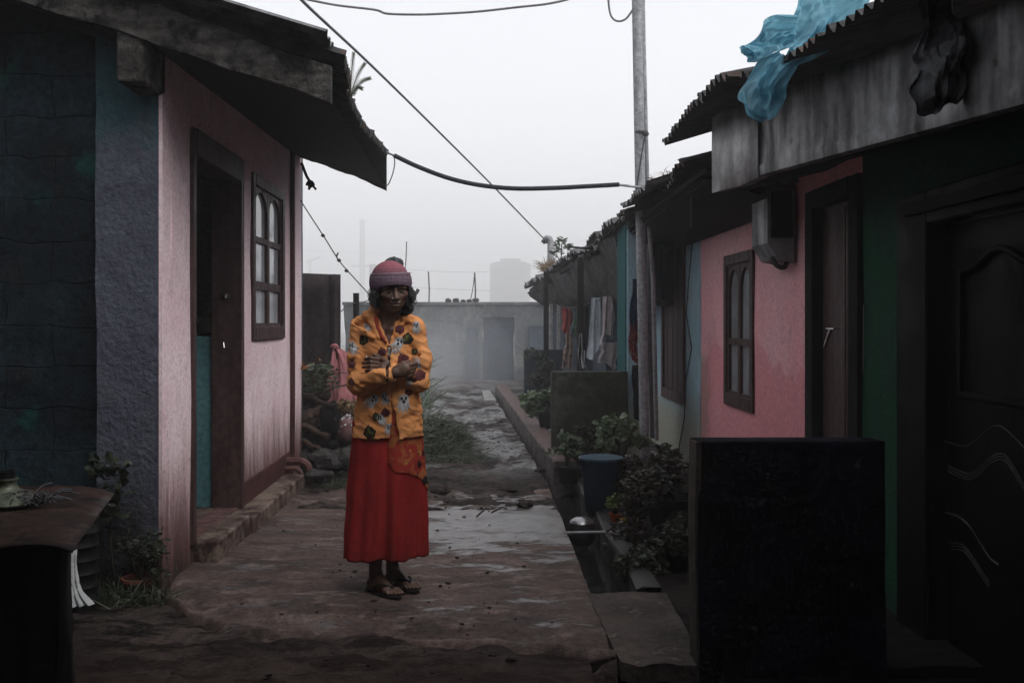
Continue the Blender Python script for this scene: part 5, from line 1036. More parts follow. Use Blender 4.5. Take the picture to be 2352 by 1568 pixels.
log(W(682,1005,8.18), W(740,1035,8.05), 0.02, 'broken stick jammed among the stones of the rubble heap', 23, 'plank_m', 'stick', 'stick', 'sticks in the rubble heap')
log(W(770,940,8.18), W(800,1000,8.05), 0.014, 'broken stick jammed among the stones of the rubble heap', 24, 'log_m', 'stick', 'stick', 'sticks in the rubble heap')
log(W(760,1000,8.18), W(815,1020,8.05), 0.016, 'broken stick jammed among the stones of the rubble heap', 25, 'plank_m', 'stick', 'stick', 'sticks in the rubble heap')
mb = MB(); mb.ball(W(758, 965, 8.12), (.075, .08, .15), 20, 14, amp=.35, fr=2, seed=5); mb.build('sack', M['black_cloth'], smooth=60, label='bulging black sack in the rubble heap below the pink cloth', cat='sack')
mb = MB(); mb.ball(W(800, 985, 8.02), (.075, .07, .10), 20, 14, amp=.3, fr=2.2, seed=9); mb.build('plastic_bag', M['bag_pink'], smooth=60, label='dirty pinkish plastic bag beside the skirt in the rubble heap', cat='bag')
mb = MB(); mb.grid(cloth_strip([W(796, 950, 8.0), W(780, 965, 8.0)], [W(818, 960, 8.0), W(814, 990, 7.97)], nu=12, nv=10, amp=.04, seed=31)); mb.build('plastic_scrap', M['cl_white'], smooth=180, label='white torn plastic scrap on the dirty bag', cat='scrap')
mb = MB(); mb.grid(cloth_strip([W(681, 936, 8.2), W(682, 950, 8.2)], [W(691, 934, 8.2), W(688, 950, 8.17)], nu=8, nv=8, amp=.02, seed=33)); mb.build('paper_scrap', M['cl_white'], smooth=180, label='small white paper scrap at the pink house corner', cat='scrap')
# ================================================================ foliage
def leaves(mb, pts, size, aspect=.5, up=.3, fold=.25, jit=.4, m=0, drop=0.0):
    for p in pts:
        d = rng.normal(size=3); d[2] = abs(d[2])*up-drop; d /= np.linalg.norm(d); s = size*(1+jit*(rng.random()-.5)*2)
        sd = np.cross(d, rng.normal(size=3)); sd /= np.linalg.norm(sd)+1e-9; nn = np.cross(sd, d); p = np.array(p, float)
        w = s*aspect*.5; tip = p+d*s-nn*s*.12
        v = [p, p+d*s*.35+sd*w+nn*w*fold, p+d*s*.72+sd*w*.75+nn*w*fold, tip, p+d*s*.72-sd*w*.75+nn*w*fold, p+d*s*.35-sd*w+nn*w*fold, p+d*s*.36, p+d*s*.72-nn*s*.03]
        mb.add(v, [(0, 6, 1), (6, 7, 2, 1), (7, 3, 2), (0, 5, 6), (6, 5, 4, 7), (7, 4, 3)], m)
def clump(c, r, n, seed, inner=.35, lumps=7):
    q = np.random.default_rng(seed); c = np.array(c); r = np.array(r); out = []
    L = q.normal(size=(lumps, 3)); L /= np.linalg.norm(L, axis=1)[:, None]; L *= q.uniform(.35, .85, (lumps, 1)); rad = q.uniform(.22, .45, lumps)
    for k in range(n):
        i = q.integers(lumps); d = q.normal(size=3); d /= np.linalg.norm(d); out.append(c+r*(L[i]+d*rad[i]*q.uniform(inner, 1)**.5))
    return out
def pot_prof(r, h, rim=.012): return [(r*.7, 0), (r*.72, .003), (r*.95, h*.85), (r*.96, h*.86), (r+rim*.3, h*.86), (r+rim*.3, h), (r*.93, h), (r*.9, h*.82), (0, h*.80)]
def shrub(name, base, top, rad, n, size, leaf, label, cat='plant', pot=None, seed=0, aspect=.55, group=None, stems=7, drop=.1, loose=1.0):
    t = thing(name, label, cat, base, group); base = Vector(base); z0 = base.z
    if pot:
        pr, ph, pm = pot; mb = MB(); mb.lathe(pot_prof(pr, ph), base, 28); part(mb, 'pot', M[pm], t, smooth=40); z0 += ph*.8
        mb = MB(); mb.lathe([(0, .012), (pr*.6, .01), (pr*.9, 0)], (base.x, base.y, z0-.002), 16); part(mb, 'soil', M['soil'], t)
    c = Vector(top); pts = clump(c, rad, n, seed)
    mb = MB(); q = np.random.default_rng(seed+5)
    for k in range(stems):
        e = Vector(pts[int(q.integers(len(pts)))]); s = Vector((base.x+q.uniform(-.03, .03), base.y+q.uniform(-.03, .03), z0-.01)); mid = (s+e)/2+Vector((q.uniform(-.03, .03), q.uniform(-.03, .03), q.uniform(0, .06)))
        mb.tube(smooth_pts([s, mid, e], 5), [.006*(1-.07*i) for i in range(11)], 5)
    part(mb, 'stem', M['stem'], t)
    mb = MB(); leaves(mb, pts, size, aspect, drop=drop); part(mb, 'foliage', M[leaf], t, smooth=0)
    return t
g_sh = 'potted shrubs along the right hand houses'
q = W(1256, 985, 10.6); shrub('potted_shrub', (q.x, 10.6, .12), W(1232, 912, 10.6), (.20, .2, .23), 420, .075, 'leaf_pale', 'pale green leafy shrub in a dark pot on the kerb', pot=(.10, .16, 'black_pot'), seed=3, group=g_sh)
q = W(1250, 900, 14.6); shrub('potted_shrub', (q.x-.1, 14.5, .0), W(1236, 850, 14.5), (.30, .3, .30), 420, .07, 'leaf_dark', 'hazy dark shrub in front of the farthest low wall', pot=(.12, .2, 'black_pot'), seed=4, group=g_sh)
q = W(1425, 1030, 7.9); shrub('potted_shrub', (q.x, 7.9, .0), W(1428, 990, 7.9), (.27, .2, .2), 420, .06, 'leaf_pale', 'shrub with rounded pale leaves between the mossy wall and the steel pole', pot=(.11, .18, 'black_pot'), seed=5, aspect=.8, group=g_sh)
q = W(1306, 1075, 7.95); shrub('potted_shrub', (q.x, 7.95, -.02), W(1303, 1024, 7.95), (.16, .14, .12), 260, .045, 'leaf_mid', 'small dark leafed plant in a black pot below the mossy wall', pot=(.10, .13, 'black_pot'), seed=6, group=g_sh)
q = W(1345, 1060, 7.6); shrub('potted_shrub', (q.x, 8.2, -.02), W(1352, 1010, 8.2), (.24, .15, .17), 340, .05, 'leaf_dark', 'low dark plant tucked behind the blue bucket', pot=(.09, .12, 'black_pot'), seed=16, group=g_sh)
q = W(1532, 1070, 8.0); shrub('potted_shrub', (1.56, 8.0, -.02), W(1535, 1035, 8.0), (.15, .13, .13), 150, .06, 'leaf_dark', 'green plant at the foot of the pale blue wall behind the pipes', pot=(.09, .12, 'black_pot'), seed=7, group=g_sh)
q = W(1420, 1160, 7.0); shrub('potted_shrub', (q.x, 7.0, -.02), W(1424, 1095, 6.75), (.28, .20, .18), 900, .038, 'leaf_brown', 'withered brown plant leaning over the blue bucket', pot=(.11, .16, 'black_pot'), seed=8, group=g_sh, stems=14)
q = W(1560, 1330, 5.6); shrub('potted_shrub', (1.13, 5.9, -.03), W(1500, 1160, 5.75), (.35, .32, .31), 2900, .036, 'leaf_brown', 'large bushy shrub of small brownish leaves beside the navy wall', pot=(.17, .26, 'black_pot'), seed=9, group=g_sh, stems=16)
shrub('potted_shrub', (1.02, 5.25, -.03), W(1512, 1245, 5.2), (.27, .24, .25), 1700, .038, 'leaf_dark', 'dark drooping plant in a black pot closest to the navy wall', pot=(.12, .2, 'black_pot'), seed=10, group=g_sh, drop=.5)
q = W(1418, 1195, 6.2); shrub('potted_shrub', (q.x, 6.25, -.02), W(1414, 1152, 6.2), (.06, .06, .055), 110, .035, 'leaf_lime', 'small yellow green plant in an orange pot by the drain', pot=(.042, .08, 'orange_pl'), seed=11, group=g_sh)
mb = MB(); mb.box(.83, .865, 6.02, 6.05, -.02, .07); mb.build('offcut', M['yellow_pl'], bevel=.004, label='small yellow block beside the orange pot', cat='block')
bk = thing('bucket', 'tall blue plastic bucket standing beside the drain', 'bucket', (.79, 6.68, -.02))
mb = MB(); mb.lathe([(.10, 0), (.104, .006), (.138, .36), (.135, .365), (.128, .36), (.095, .012), (0, .012)], (.79, 6.68, -.02), 36); part(mb, 'body', M['blue_bucket'], bk)
mb = MB(); mb.lathe([(.138, .355), (.150, .357), (.151, .368), (.147, .374), (.135, .372)], (.79, 6.68, -.02), 36); part(mb, 'rim', mk('pale_blue_rim', (.04,.08,.12), rough=.35, bump=.05), bk)
pt = thing('cooking_pot', 'round aluminium pot lying in the open drain', 'pot', (.615, 6.2, -.1))
mb = MB(); mb.lathe([(0, -.075), (.05, -.07), (.082, -.035), (.088, .0), (.08, .05), (.07, .07), (.074, .075)], (.615, 6.2, -.06), 28); part(mb, 'body', M['black_pot'], pt)
mb = MB(); mb.lathe([(.078, .072), (.07, .085), (.045, .10), (0, .106)], (.615, 6.2, -.06), 28); part(mb, 'lid', M['alu'], pt)
# grass heap cut and left by the path, weeds by the rubble and the field behind
def blades(mb, c, rx, ry, h, n, seed, L=(.15, .35), flat=.5, w=.004):
    q = np.random.default_rng(seed)
    for k in range(n):
        a = q.uniform(0, 6.28); rr = math.sqrt(q.random()); x, y = c[0]+rx*rr*math.cos(a), c[1]+ry*rr*math.sin(a); z = c[2]+h*(1-rr**2)*q.uniform(.2, 1)
        d = np.array([q.normal(), q.normal(), q.uniform(0, 2)*(1-flat)+.1]); d /= np.linalg.norm(d); l = q.uniform(*L); sd = np.cross(d, q.normal(size=3)); sd = sd/np.linalg.norm(sd)*w
        p = np.array([x, y, z]); mid = p+d*l*.55; tip = p+d*l+np.array([0, 0, -l*.25])
        mb.add([p-sd, p+sd, mid+sd*.8, mid-sd*.8, tip], [(0, 1, 2, 3), (3, 2, 4)])
mb = MB(); c = W(1005, 985, 9.8); blades(mb, (c.x-.02, 9.8, .0), .33, .8, .30, 3200, 2, (.10, .30), .75); blades(mb, (c.x+.08, 9.1, .0), .35, .3, .06, 420, 3, (.2, .5), .95, .003)
mb.build('grass_heap', M['grass'], smooth=0, base=True, label='heap of cut grass behind the woman on the muddy lane', cat='grass', kind='stuff')
mb = MB(); blades(mb, (-1.05, 7.75, .0), .35, .3, .02, 600, 5, (.05, .14), .3, .003); blades(mb, (-1.62, 4.5, .0), .22, .12, .04, 420, 6, (.06, .17), .25, .0025); blades(mb, (-.72, 8.3, 0), .2, .5, .02, 300, 9, (.05, .16), .3, .003)
mb.build('weeds', M['grass'], smooth=0, label='tufts of short weeds along the foot of the pink house', cat='weeds', kind='stuff')
mb = MB()
for k in range(26):
    blades(mb, (rng.uniform(-3.4, -.9), rng.uniform(9.3, 14), .0), .3, .4, .5, 90, 40+k, (.3, .8), .1, .008)
mb.build('tall_grass', M['leaf_mid'], smooth=0, label='rank of tall green grass and weeds beyond the iron sheet', cat='grass', kind='stuff')
bw_ = MB(); q = np.random.default_rng(4)
for k in range(60):
    p = W(q.uniform(684, 770), q.uniform(850, 920), q.uniform(8.2, 8.5)); d = Vector((q.normal()*.18, q.normal()*.08, abs(q.normal())*.10)); bw_.tube([p, p+d*.5+Vector((0, 0, .02)), p+d], [.005, .004, .002], 4)
br_ = bw_.build('brushwood', M['stem'], label='tangle of dark twigs and branches on top of the rubble heap', cat='brushwood')
mb = MB(); leaves(mb, [W(q.uniform(686, 772), q.uniform(838, 905), q.uniform(8.15, 8.45)) for k in range(150)], .06, .4); part(mb, 'foliage', M['leaf_mid'], br_, smooth=0)
M['orange_leaf'] = mk('orange_leaf', (.30,.13,.06), bump=0)
for x, y in ((692, 842), (698, 838), (734, 828), (720, 836), (688, 846)): mb = MB(); leaves(mb, [W(x, y, 8.1)], .07, .4); part(mb, 'withered_leaf', M['orange_leaf'], br_, smooth=0)
mb = MB(); leaves(mb, [W(q.uniform(776, 830), 930+q.uniform(-10, 25), q.uniform(8.15, 8.6)) for k in range(420)], .045, .6); mb.build('leaf_litter', M['dry'], smooth=0, label='pile of yellow dry leaves beneath the pink cloth', cat='dry leaves', kind='stuff')
# dark backing bank under the litter so the heap rests on earth
mb = MB(); mb.ball((-1.35, 8.55, .05), (.5, .28, .42), 26, 16, amp=.15, fr=2, seed=3); mb.ball((-.95, 8.5, .02), (.35, .28, .36), 26, 16, amp=.15, fr=2, seed=6); mb.build('earth_bank', M['soil'], smooth=60, kind='structure')
# twigs and clods on the lane
for k, (x0, y0, x1, y1, lb) in enumerate([(1130, 1180, 1165, 1172, 'bent dark twig on the wet lane beyond the woman'), (1160, 1165, 1215, 1172, 'forked twig lying flat on the lane by the drain'), (1095, 1190, 1112, 1178, 'short twig pointing at the grass heap'), (1060, 1072, 1072, 1020, 'pale stick poking out of the grass heap')]):
    a, b_ = G(x0, y0), G(x1, y1); mb = MB(); mb.tube([a+Vector((0, 0, .012)), (a+b_)/2+Vector((.02, .03, .03)), b_+Vector((0, 0, .012))], [.006, .006, .003], 5); mb.build('twig', M['stem'] if k < 3 else M['plank_m'], label=lb, cat='twig')
for k, (x, y, r_, lb) in enumerate([(1010, 1130, .05, 'dark clod of mud on the lane just right of the skirt'), (1205, 1160, .04, 'wet lump of mud nearest the drain on the lane'), (1165, 1128, .055, 'crumpled brown lump in the middle of the muddy lane'), (1240, 1082, .04, 'reddish lump at the edge of the muddy lane')]):
    p = G(x, y); mb = MB(); mb.ball((p.x, p.y, .008), (r_*1.5, r_, r_*.5), 14, 9, amp=.35, fr=2, seed=k); mb.build('clod', M['soil'], smooth=50, label=lb, cat='clod')
mb = MB(); q = np.random.default_rng(12)
for k in range(520):
    x = q.uniform(-1.3, .42)*q.random()**.3; y = 3.5+q.random()**1.2*9; r_ = .0018+.008*q.random()**5*(1+.8*(y > 7))
    mb.ball((x+float(bend(y)), y, .004), (r_*1.5, r_*1.3, r_*.7), 6, 4, amp=.3, seed=k)
mb.build('grit', M['soil'], smooth=0, label='scattered grit and crumbs of soil on the wet lane', cat='grit', kind='stuff')
mb = MB(); q = W(1142, 922, 16.3); mb.hexa([(.02, 15.2, -.02), (.20, 15.2, -.02), (.12, 17.4, -.02), (-.02, 17.4, -.02)], [(.02, 15.2, .05), (.20, 15.2, .05), (.12, 17.4, .05), (-.02, 17.4, .05)]); mb.build('stone_slab', mk('pale_slab', (.3,.29,.28), bump=.4), bevel=.01, label='pale stone slab lying beside the far end of the drain', cat='slab')
# plants on roofs
def frond_plant(name, base, tips, leaf, label, ll=.035, n=16, w=.009):
    t = thing(name, label, 'plant', base); st = MB(); lf = MB(); base = Vector(base)
    for e in tips:
        e = Vector(e); mid = (base+e)/2+Vector((0, 0, .03)); L = smooth_pts([base, mid, e], 14); st.tube(L, .0028, 4)
        for k in range(4, len(L)):
            d = (L[k]-L[k-1]).normalized()
            for sgn in (-1, 1):
                s = Vector((d.z, 0, -d.x))*sgn*ll*(1.1-k/len(L)*.6)+d*ll*.5; u = Vector((0, w, 0)).cross(s).normalized()*w*.5+Vector((0, w*.3, 0)); p = L[k]
                lf.add([p, p+s*.5+u, p+s, p+s*.5-u], [(0, 1, 2, 3)])
    part(st, 'stem', M['stem'], t); part(lf, 'foliage', M[leaf], t, smooth=0); return t
Yf = 5.35; b0 = W(804, 226, Yf)
frond_plant('roof_fern', b0, [W(790, 126, Yf), W(812, 122, Yf), W(838, 146, Yf), W(850, 180, Yf), W(832, 204, Yf), W(776, 172, Yf)], 'frond', 'feathery fern growing on the edge of the left roof', .019, 16, .0045)
Yq = 14.0; b0 = W(1289, 606, Yq); t = thing('roof_weed', 'leafy sapling growing out of the far roof beside the hooked post', 'plant', b0)
mb = MB(); mb.tube([b0, W(1290, 560, Yq)], .008, 5); mb.tube([b0, W(1276, 580, Yq)], .006, 5); part(mb, 'stem', M['stem'], t)
mb = MB(); q = np.random.default_rng(3)
for c in ((1290, 556), (1302, 566), (1280, 570), (1274, 583), (1308, 572), (1284, 578)): leaves(mb, [W(c[0]+q.normal()*3, c[1]+q.normal()*3, Yq) for k in range(14)], .085, .35)
part(mb, 'foliage', M['leaf_roof'], t, smooth=0)
mb = MB(); blades(mb, tuple(W(1266, 622, 14.6)), .14, .6, .05, 420, 8, (.12, .32), .2, .004); mb.build('roof_grass', M['dry'], smooth=0, label='dry grass growing along the far roof edge', cat='grass', kind='stuff')
mb = MB(); blades(mb, tuple(W(1530, 420, 7.2)), .1, .3, .02, 60, 9, (.06, .2), .2, .003); mb.build('roof_tuft', M['dry'], smooth=0, label='few thin weeds on the roof beside the steel pole', cat='grass', kind='stuff')
hk = thing('hooked_post', 'short grey pipe post with a bent hook on the far roof', 'post', W(1265, 610, 15))
mb = MB(); mb.tube([W(1264.5, 640, 15), W(1265, 556, 15), W(1262, 547, 15), W(1255, 544, 15), W(1249, 547, 15)], [.05, .05, .045, .03, .02], 10); part(mb, 'post', M['steel'], hk)
mb = MB(); mb.ball(W(1251, 554, 15), .04, amp=.3); mb.tube([W(1249, 547, 15), W(1250, 554, 15), W(1254, 558, 15), W(1264, 556, 15)], .012, 6); part(mb, 'insulator', M['wire'], hk)
mb = MB(); q = np.random.default_rng(6)
for k in range(16): 
    p = W(q.uniform(1338, 1380), q.uniform(566, 582), 10.6); mb.tube([p, p+Vector((q.normal()*.1, q.normal()*.15, q.normal()*.02))], .012, 5)
mb.build('brush_pile', M['dark_wood'], label='jumble of broken sticks lying on the far roof', cat='sticks')
# ivy on the corner post and the plant in a pot below it
t = thing('ivy', 'broad leaved ivy climbing the foot of the slate corner post', 'ivy', (-1.75, 4.62, .0)); mb = MB(); mb.tube(smooth_pts([(-1.72, 4.66, 0), (-1.75, 4.67, .3), (-1.70, 4.67, .55), (-1.76, 4.66, .62)], 5), .006, 5); part(mb, 'stem', M['stem'], t)
mb = MB(); q = np.random.default_rng(8); leaves(mb, [W(q.uniform(205, 280), q.uniform(1050, 1190), q.uniform(4.5, 4.66)) for k in range(70)], .055, .85, up=.2); part(mb, 'foliage', M['leaf_dark'], t, smooth=0)
shrub('flowerpot', (-1.60, 4.62, -.03), W(345, 1275, 4.6), (.17, .12, .12), 420, .028, 'leaf_dark', 'small leafy plant in a terracotta pot by the doorstep', pot=(.075, .11, 'terracotta'), seed=14, aspect=.4)
# ================================================================ table, lamp, bucket and rag at the left
tb = thing('table', 'low table with a rusty sheet top and black sheeting hung round it', 'table', (-2.2, 3.5, -.06))
g = []
for i in range(41):
    s = i/40; row = []
    for j in range(21):
        t = j/20; x = -3.2+1.94*s; yf = 3.02+.06*math.sin(x*3); y = yf+t*(4.02-yf); x = x-.23*t*s
        z = .592+.008*float(fbm(np.array([x*3, y*3, 1]), 3, 3))-.035*max(0, 1-t*6)**2*(.6+.4*math.sin(x*11))-.03*max(0, (s-.9)*10)**2; row.append((x, y, z))
    g.append(row)
mb = MB(); mb.grid(np.array(g)); part(mb, 'top', M['rust_top'], tb, solid=.006)
mb = MB(); g = []
path_ = [(-3.2, 3.08), (-2.2, 3.09), (-1.6, 3.10), (-1.36, 3.11), (-1.32, 3.16), (-1.46, 3.5), (-1.62, 3.9), (-1.66, 3.96)]
for i, p in enumerate(smooth_pts([(a, b, 0) for a, b in path_], 8)):
    w = .02*math.sin(i*1.1); g.append([(p.x+w*(1-k/8)*.7+.012*float(vn(np.array([i*.4, k*.5, 1]), 2)), p.y+w*(1-k/8), -.08+.645*k/8) for k in range(9)])
mb.grid(np.array(g)); part(mb, 'sheeting', M['black_cloth'], tb, smooth=60)
for x, y in ((-3.1, 3.15), (-1.48, 3.2), (-1.70, 3.9)): 
    mb = MB(); mb.box(x-.03, x+.03, y-.03, y+.03, -.1, .57); part(mb, 'leg', M['dark_wood'], tb)
q = W(18, 1143, 3.62); lp = thing('kerosene_stove', 'tarnished conical brass stove burner lying on the rusty table', 'stove', (q.x, 3.62, .60))
mb = MB(); mb.lathe([(.10, 0), (.105, .008), (.098, .02), (.07, .04), (.040, .055), (.030, .07), (.030, .085), (.036, .088), (.036, .094), (.026, .094), (.024, .06)], (q.x, 3.62, .602), 32); part(mb, 'body', M['brass'], lp)
mb = MB(); mb.lathe([(.030, 0), (.031, .03), (.033, .032), (.026, .033), (.024, .01)], (q.x-.005, 3.62, .69), 20); part(mb, 'collar', M['black_pot'], lp)
mb = MB(); rr = np.random.default_rng(5)
for k in range(80):
    p = Vector((q.x+rr.uniform(-.02, .14), 3.62+rr.uniform(-.06, .05), .607)); d = Vector((rr.normal()*.03, rr.normal()*.03, abs(rr.normal())*.012)); mb.tube(smooth_pts([p, p+d+Vector((0, 0, .02)), p+d*2], 3), .0025, 4)
mb.build('yarn_swab', M['yarn'], label='frayed grey cotton swab under the brass burner', cat='swab')
dk = thing('drum', 'small dark ribbed drum standing behind the table', 'drum', (-1.80, 4.42, -.06)); prof = [(.0, 0), (.085, 0)]
for k in range(7): prof += [(.085, .02+k*.06), (.092, .035+k*.06), (.085, .05+k*.06)]
mb = MB(); mb.lathe(prof+[(.08, .45), (0, .45)], (-1.80, 4.42, -.06), 24); part(mb, 'body', M['black_pot'], dk)
mb = MB(); mb.lathe([(.09, .445), (.092, .46), (.06, .468), (0, .468)], (-1.80, 4.42, -.06), 24); part(mb, 'lid', M['black_pot'], dk)
mb = MB(); mb.grid(cloth_strip([W(158, 1270, 4.16), W(160, 1310, 4.14), W(150, 1350, 4.1), W(150, 1395, 4.05)], [W(174, 1262, 4.2), W(178, 1318, 4.18), W(188, 1358, 4.14), W(217, 1386, 4.1)], nu=18, nv=24, amp=.02, fr=2.5, seed=17)); mb.build('rag', M['rag_w'], smooth=180, label='crumpled white rag trailing on the ground behind the table', cat='rag')
# pots inside the doorway
kt = thing('kettle', 'dark kettle with a shiny lid on the counter inside the doorway', 'kettle', (-1.715, 6.26, 1.172))
mb = MB(); mb.lathe([(.06, 0), (.085, .02), (.09, .06), (.075, .10), (.05, .12), (.052, .128)], (-1.715, 6.26, 1.172), 24); part(mb, 'body', M['black_pot'], kt)
mb = MB(); mb.lathe([(.06, .124), (.045, .145), (.012, .155), (.010, .165), (.016, .175), (0, .18)], (-1.715, 6.26, 1.172), 24); part(mb, 'lid', M['alu'], kt)
pn = thing('saucepan', 'aluminium saucepan on the counter behind the kettle inside the doorway', 'saucepan', (-1.90, 6.27, 1.172)); mb = MB(); mb.lathe([(0, 0), (.09, 0), (.095, .01), (.10, .12), (.106, .124), (.097, .124), (.09, .02)], (-1.90, 6.27, 1.172), 24); part(mb, 'body', M['alu'], pn)
mb = MB(); mb.bar((-1.99, 6.25, 1.27), (-2.12, 6.22, 1.29), .02, .012); part(mb, 'handle', M['black_pot'], pn)
# ================================================================ the far end of the lane
fw = thing('concrete_wall', 'weathered concrete wall closing the far end of the lane', 'wall', (-.8, 21.5, 0))
mb = MB(); wall(mb, (-3.0, 1.75), (-.2, 1.60), [(.0, .66, -.1, 1.33)], xz(21.5, .25), step=.2, amp=.03, seed=61); part(mb, 'wall', M['far_wall'], fw)
mb = MB(); wall(mb, (-3.05, 1.8), (1.60, 1.66), [], xz(21.46, .33), step=.2, amp=.02, seed=62); part(mb, 'coping', M['far_wall'], fw)
mb = MB(); mb.box(.0, .66, 21.58, 21.63, -.1, 1.33)
for k in range(5): mb.box(.02+k*.13, .12+k*.13, 21.565, 21.58, -.08, 1.31)
part(mb, 'door', M['far_blue'], fw); mb = MB(); mb.box(-.36, -.10, 21.47, 21.5, -.1, 1.12); part(mb, 'panel', M['far_blue'], fw); mb = MB(); mb.box(1.0, 1.4, 21.47, 21.5, -.1, 1.15); part(mb, 'panel', M['far_blue'], fw)
for k, (x, r_) in enumerate([(1030, .06), (1047, .065), (1064, .045), (1078, .05), (1092, .07)]):
    mb = MB(); c = W(x, 698, 21.6); mb.ball((c.x, 21.6, 1.66+r_*.5), (r_*1.2, r_, r_*.8), 14, 9, amp=.25, fr=1.6, seed=70+k); mb.build('stone', M['rock_m'], label=['leftmost stone on top of the far concrete wall', 'smaller stone next to the leftmost one on the far wall', 'middle stone on top of the far concrete wall', 'second stone from the right on top of the far wall', 'rightmost and biggest stone on top of the far wall'][k], cat='stone', group='stones on the far wall')
def stick(x0, y0, x1, y1, Y, r_, label, mat='wire', name='stick', cat='stick'):
    mb = MB(); mb.tube([W(x0, y0, Y), W((x0+x1)/2+1.5, (y0+y1)/2, Y), W(x1, y1, Y)], r_, 6); return mb.build(name, M[mat], label=label, cat=cat)
stick(985, 705, 984, 624, 21.7, .014, 'thin upright rod on the far wall, left one of two'); stick(1091, 705, 1090, 626, 21.7, .016, 'thin upright rod on the far wall, right one of two')
stick(1078, 703, 1090, 630, 22.5, .010, 'slanting stick propped against the right hand rod')
stick(928, 640, 934, 555, 18, .010, 'thin leaning rod rising above the woman in the fog')
mb = MB(); mb.tube(smooth_pts([W(948, 700, 20), W(950, 685, 20), W(957, 672, 20), W(961, 664, 20)], 4), [.03]*8+[.04]*5, 6); mb.build('stump', M['log_m'], label='crooked stump rising behind the far wall beside the woman', cat='stump')
for i, (x, yt_, yb_, Y, lb) in enumerate([(818, 673, 800, 9.6, 'dark wooden fence post standing left of the woman'), (857, 700, 790, 10.2, 'fence post partly hidden behind the woman')]):
    mb = MB(); a, b_ = W(x, yb_, Y), W(x, yt_, Y); b_.z += 0; a.z = -.05; mb.tube([a, (a+b_)/2+Vector((.008, 0, 0)), b_], [.034, .032, .030], 7); mb.build('fence_post', M['dark_wood'], label=lb, cat='fence post', group='fence posts behind the woman')
cable('fence_wire', [W(784, 715, 9.2), W(800, 700, 9.4), W(818, 695, 9.58), W(840, 692, 9.9), W(860, 680, 10.2)], .005, M['wire'], 'slack fence wire tied to the dark fence post', 'wire')
def far_pole(x, yt_, yb_, Y, r_, label, arm=None, name='utility_pole', cat='pole'):
    a, b_ = W(x, yb_, Y), W(x, yt_, Y); a.z = -.06; t = thing(name, label, cat, a); mb = MB(); mb.tube([a, b_], [r_*1.2, r_], 10); part(mb, 'shaft', M['far_grey'], t)
    if arm: 
        mb = MB(); p, q_ = W(arm[0], arm[1], Y), W(arm[2], arm[3], Y); mb.bar(p, q_, .12*Y/75, .15*Y/75); part(mb, 'crossarm', M['far_grey'], t)
    return t
far_pole(832, 505, 760, 140, .36, 'tall concrete pole fading into the fog', (806, 611, 850, 611))
far_pole(857, 607, 760, 95, .36, 'shorter stout concrete pole in the fog, directly left of the woollen hat')
far_pole(712, 600, 760, 140, .18, 'faint street lamp post in the fog above the iron sheet', (704, 602, 735, 590), 'street_lamp', 'street lamp')
far_pole(1385, 515, 760, 140, .25, 'faint pole in the fog above the roof of the teal house')
Yk = 110; tk_ = thing('water_tank', 'huge round water tank looming grey in the fog beyond the far wall', 'water tank', (W(1172, 700, Yk).x, Yk, -.06))
c = W(1172, 735, Yk); r_ = 47/F*Yk; zt_ = W(0, 600, Yk).z
mb = MB(); prof = [(r_, -.06)]; z = 0
while z < zt_-.55: prof += [(r_*.985, z), (r_, z+.05), (r_, z+.32), (r_*.985, z+.37)]; z += .42
prof += [(r_*.985, zt_-.5), (r_*.80, zt_-.42), (r_*.79, zt_-.1), (r_*.5, zt_), (r_*.49, zt_+.25), (.01, zt_+.3)]; mb.lathe(prof, (c.x, Yk, 0), 48); part(mb, 'tank', M['far_black'], tk_, smooth=30)
for lb, pts in (('upper wire crossing the fog behind the woman', [W(680, 575, 140), W(832, 580, 140), W(1000, 590, 140), W(1130, 615, 140)]), ('lower wire crossing the fog behind the woman', [W(857, 612, 95), W(985, 622, 95), W(1090, 625, 95), W(1200, 620, 95)]), ('wire nearest the far wall top in the fog', [W(900, 655, 95), W(985, 662, 95), W(1130, 668, 95)]), ('faint wire passing the teal house roof in the fog', [W(1190, 600, 140), W(1260, 575, 140), W(1385, 540, 110)])): cable('power_line', pts, .028, M['wire'], lb, 'power line', 6, group='power lines in the fog')
# ================================================================ air, light and camera
mb = MB(); mb.box(-150, 150, -22, 330, -1.3, 17)
hz = Nd('fog_air'); hz.t.nodes.remove(hz.b); pv = hz.n('ShaderNodeVolumePrincipled'); pv.inputs['Density'].default_value = HAZE; pv.inputs['Color'].default_value = (.995, .995, 1, 1); pv.inputs['Anisotropy'].default_value = .35
hz.l(pv.outputs[0], hz.out.inputs['Volume']); ho = mb.build('haze', hz.mat, smooth=0, kind='stuff', label='grey fog filling the lane', cat='fog')
mi = Nd('mist_bank'); mi.t.nodes.remove(mi.b); pv = mi.n('ShaderNodeVolumePrincipled'); pv.inputs['Density'].default_value = MIST; pv.inputs['Color'].default_value = (1, 1, 1, 1); pv.inputs['Anisotropy'].default_value = .5
mi.l(pv.outputs[0], mi.out.inputs['Volume']); mb = MB(); mb.box(-149, 149, 24, 329, -1.2, 16.9); mb.build('mist', mi.mat, smooth=0, kind='stuff', label='thicker mist lying beyond the far concrete wall', cat='mist')
sm = Nd('thin_smoke'); sm.t.nodes.remove(sm.b); pv = sm.n('ShaderNodeVolumePrincipled'); pv.inputs['Density'].default_value = .026; pv.inputs['Color'].default_value = (.96, .97, 1, 1); pv.inputs['Anisotropy'].default_value = .2
sm.l(pv.outputs[0], sm.out.inputs['Volume']); mb = MB()
mb.ball((-.9, 18.9, .5), (1.55, 2.3, 1.15), 40, 26, amp=.05, fr=1.2, seed=3); mb.build('smoke', sm.mat, smooth=180, kind='stuff', label='thin smoke drifting before the far concrete wall', cat='smoke')
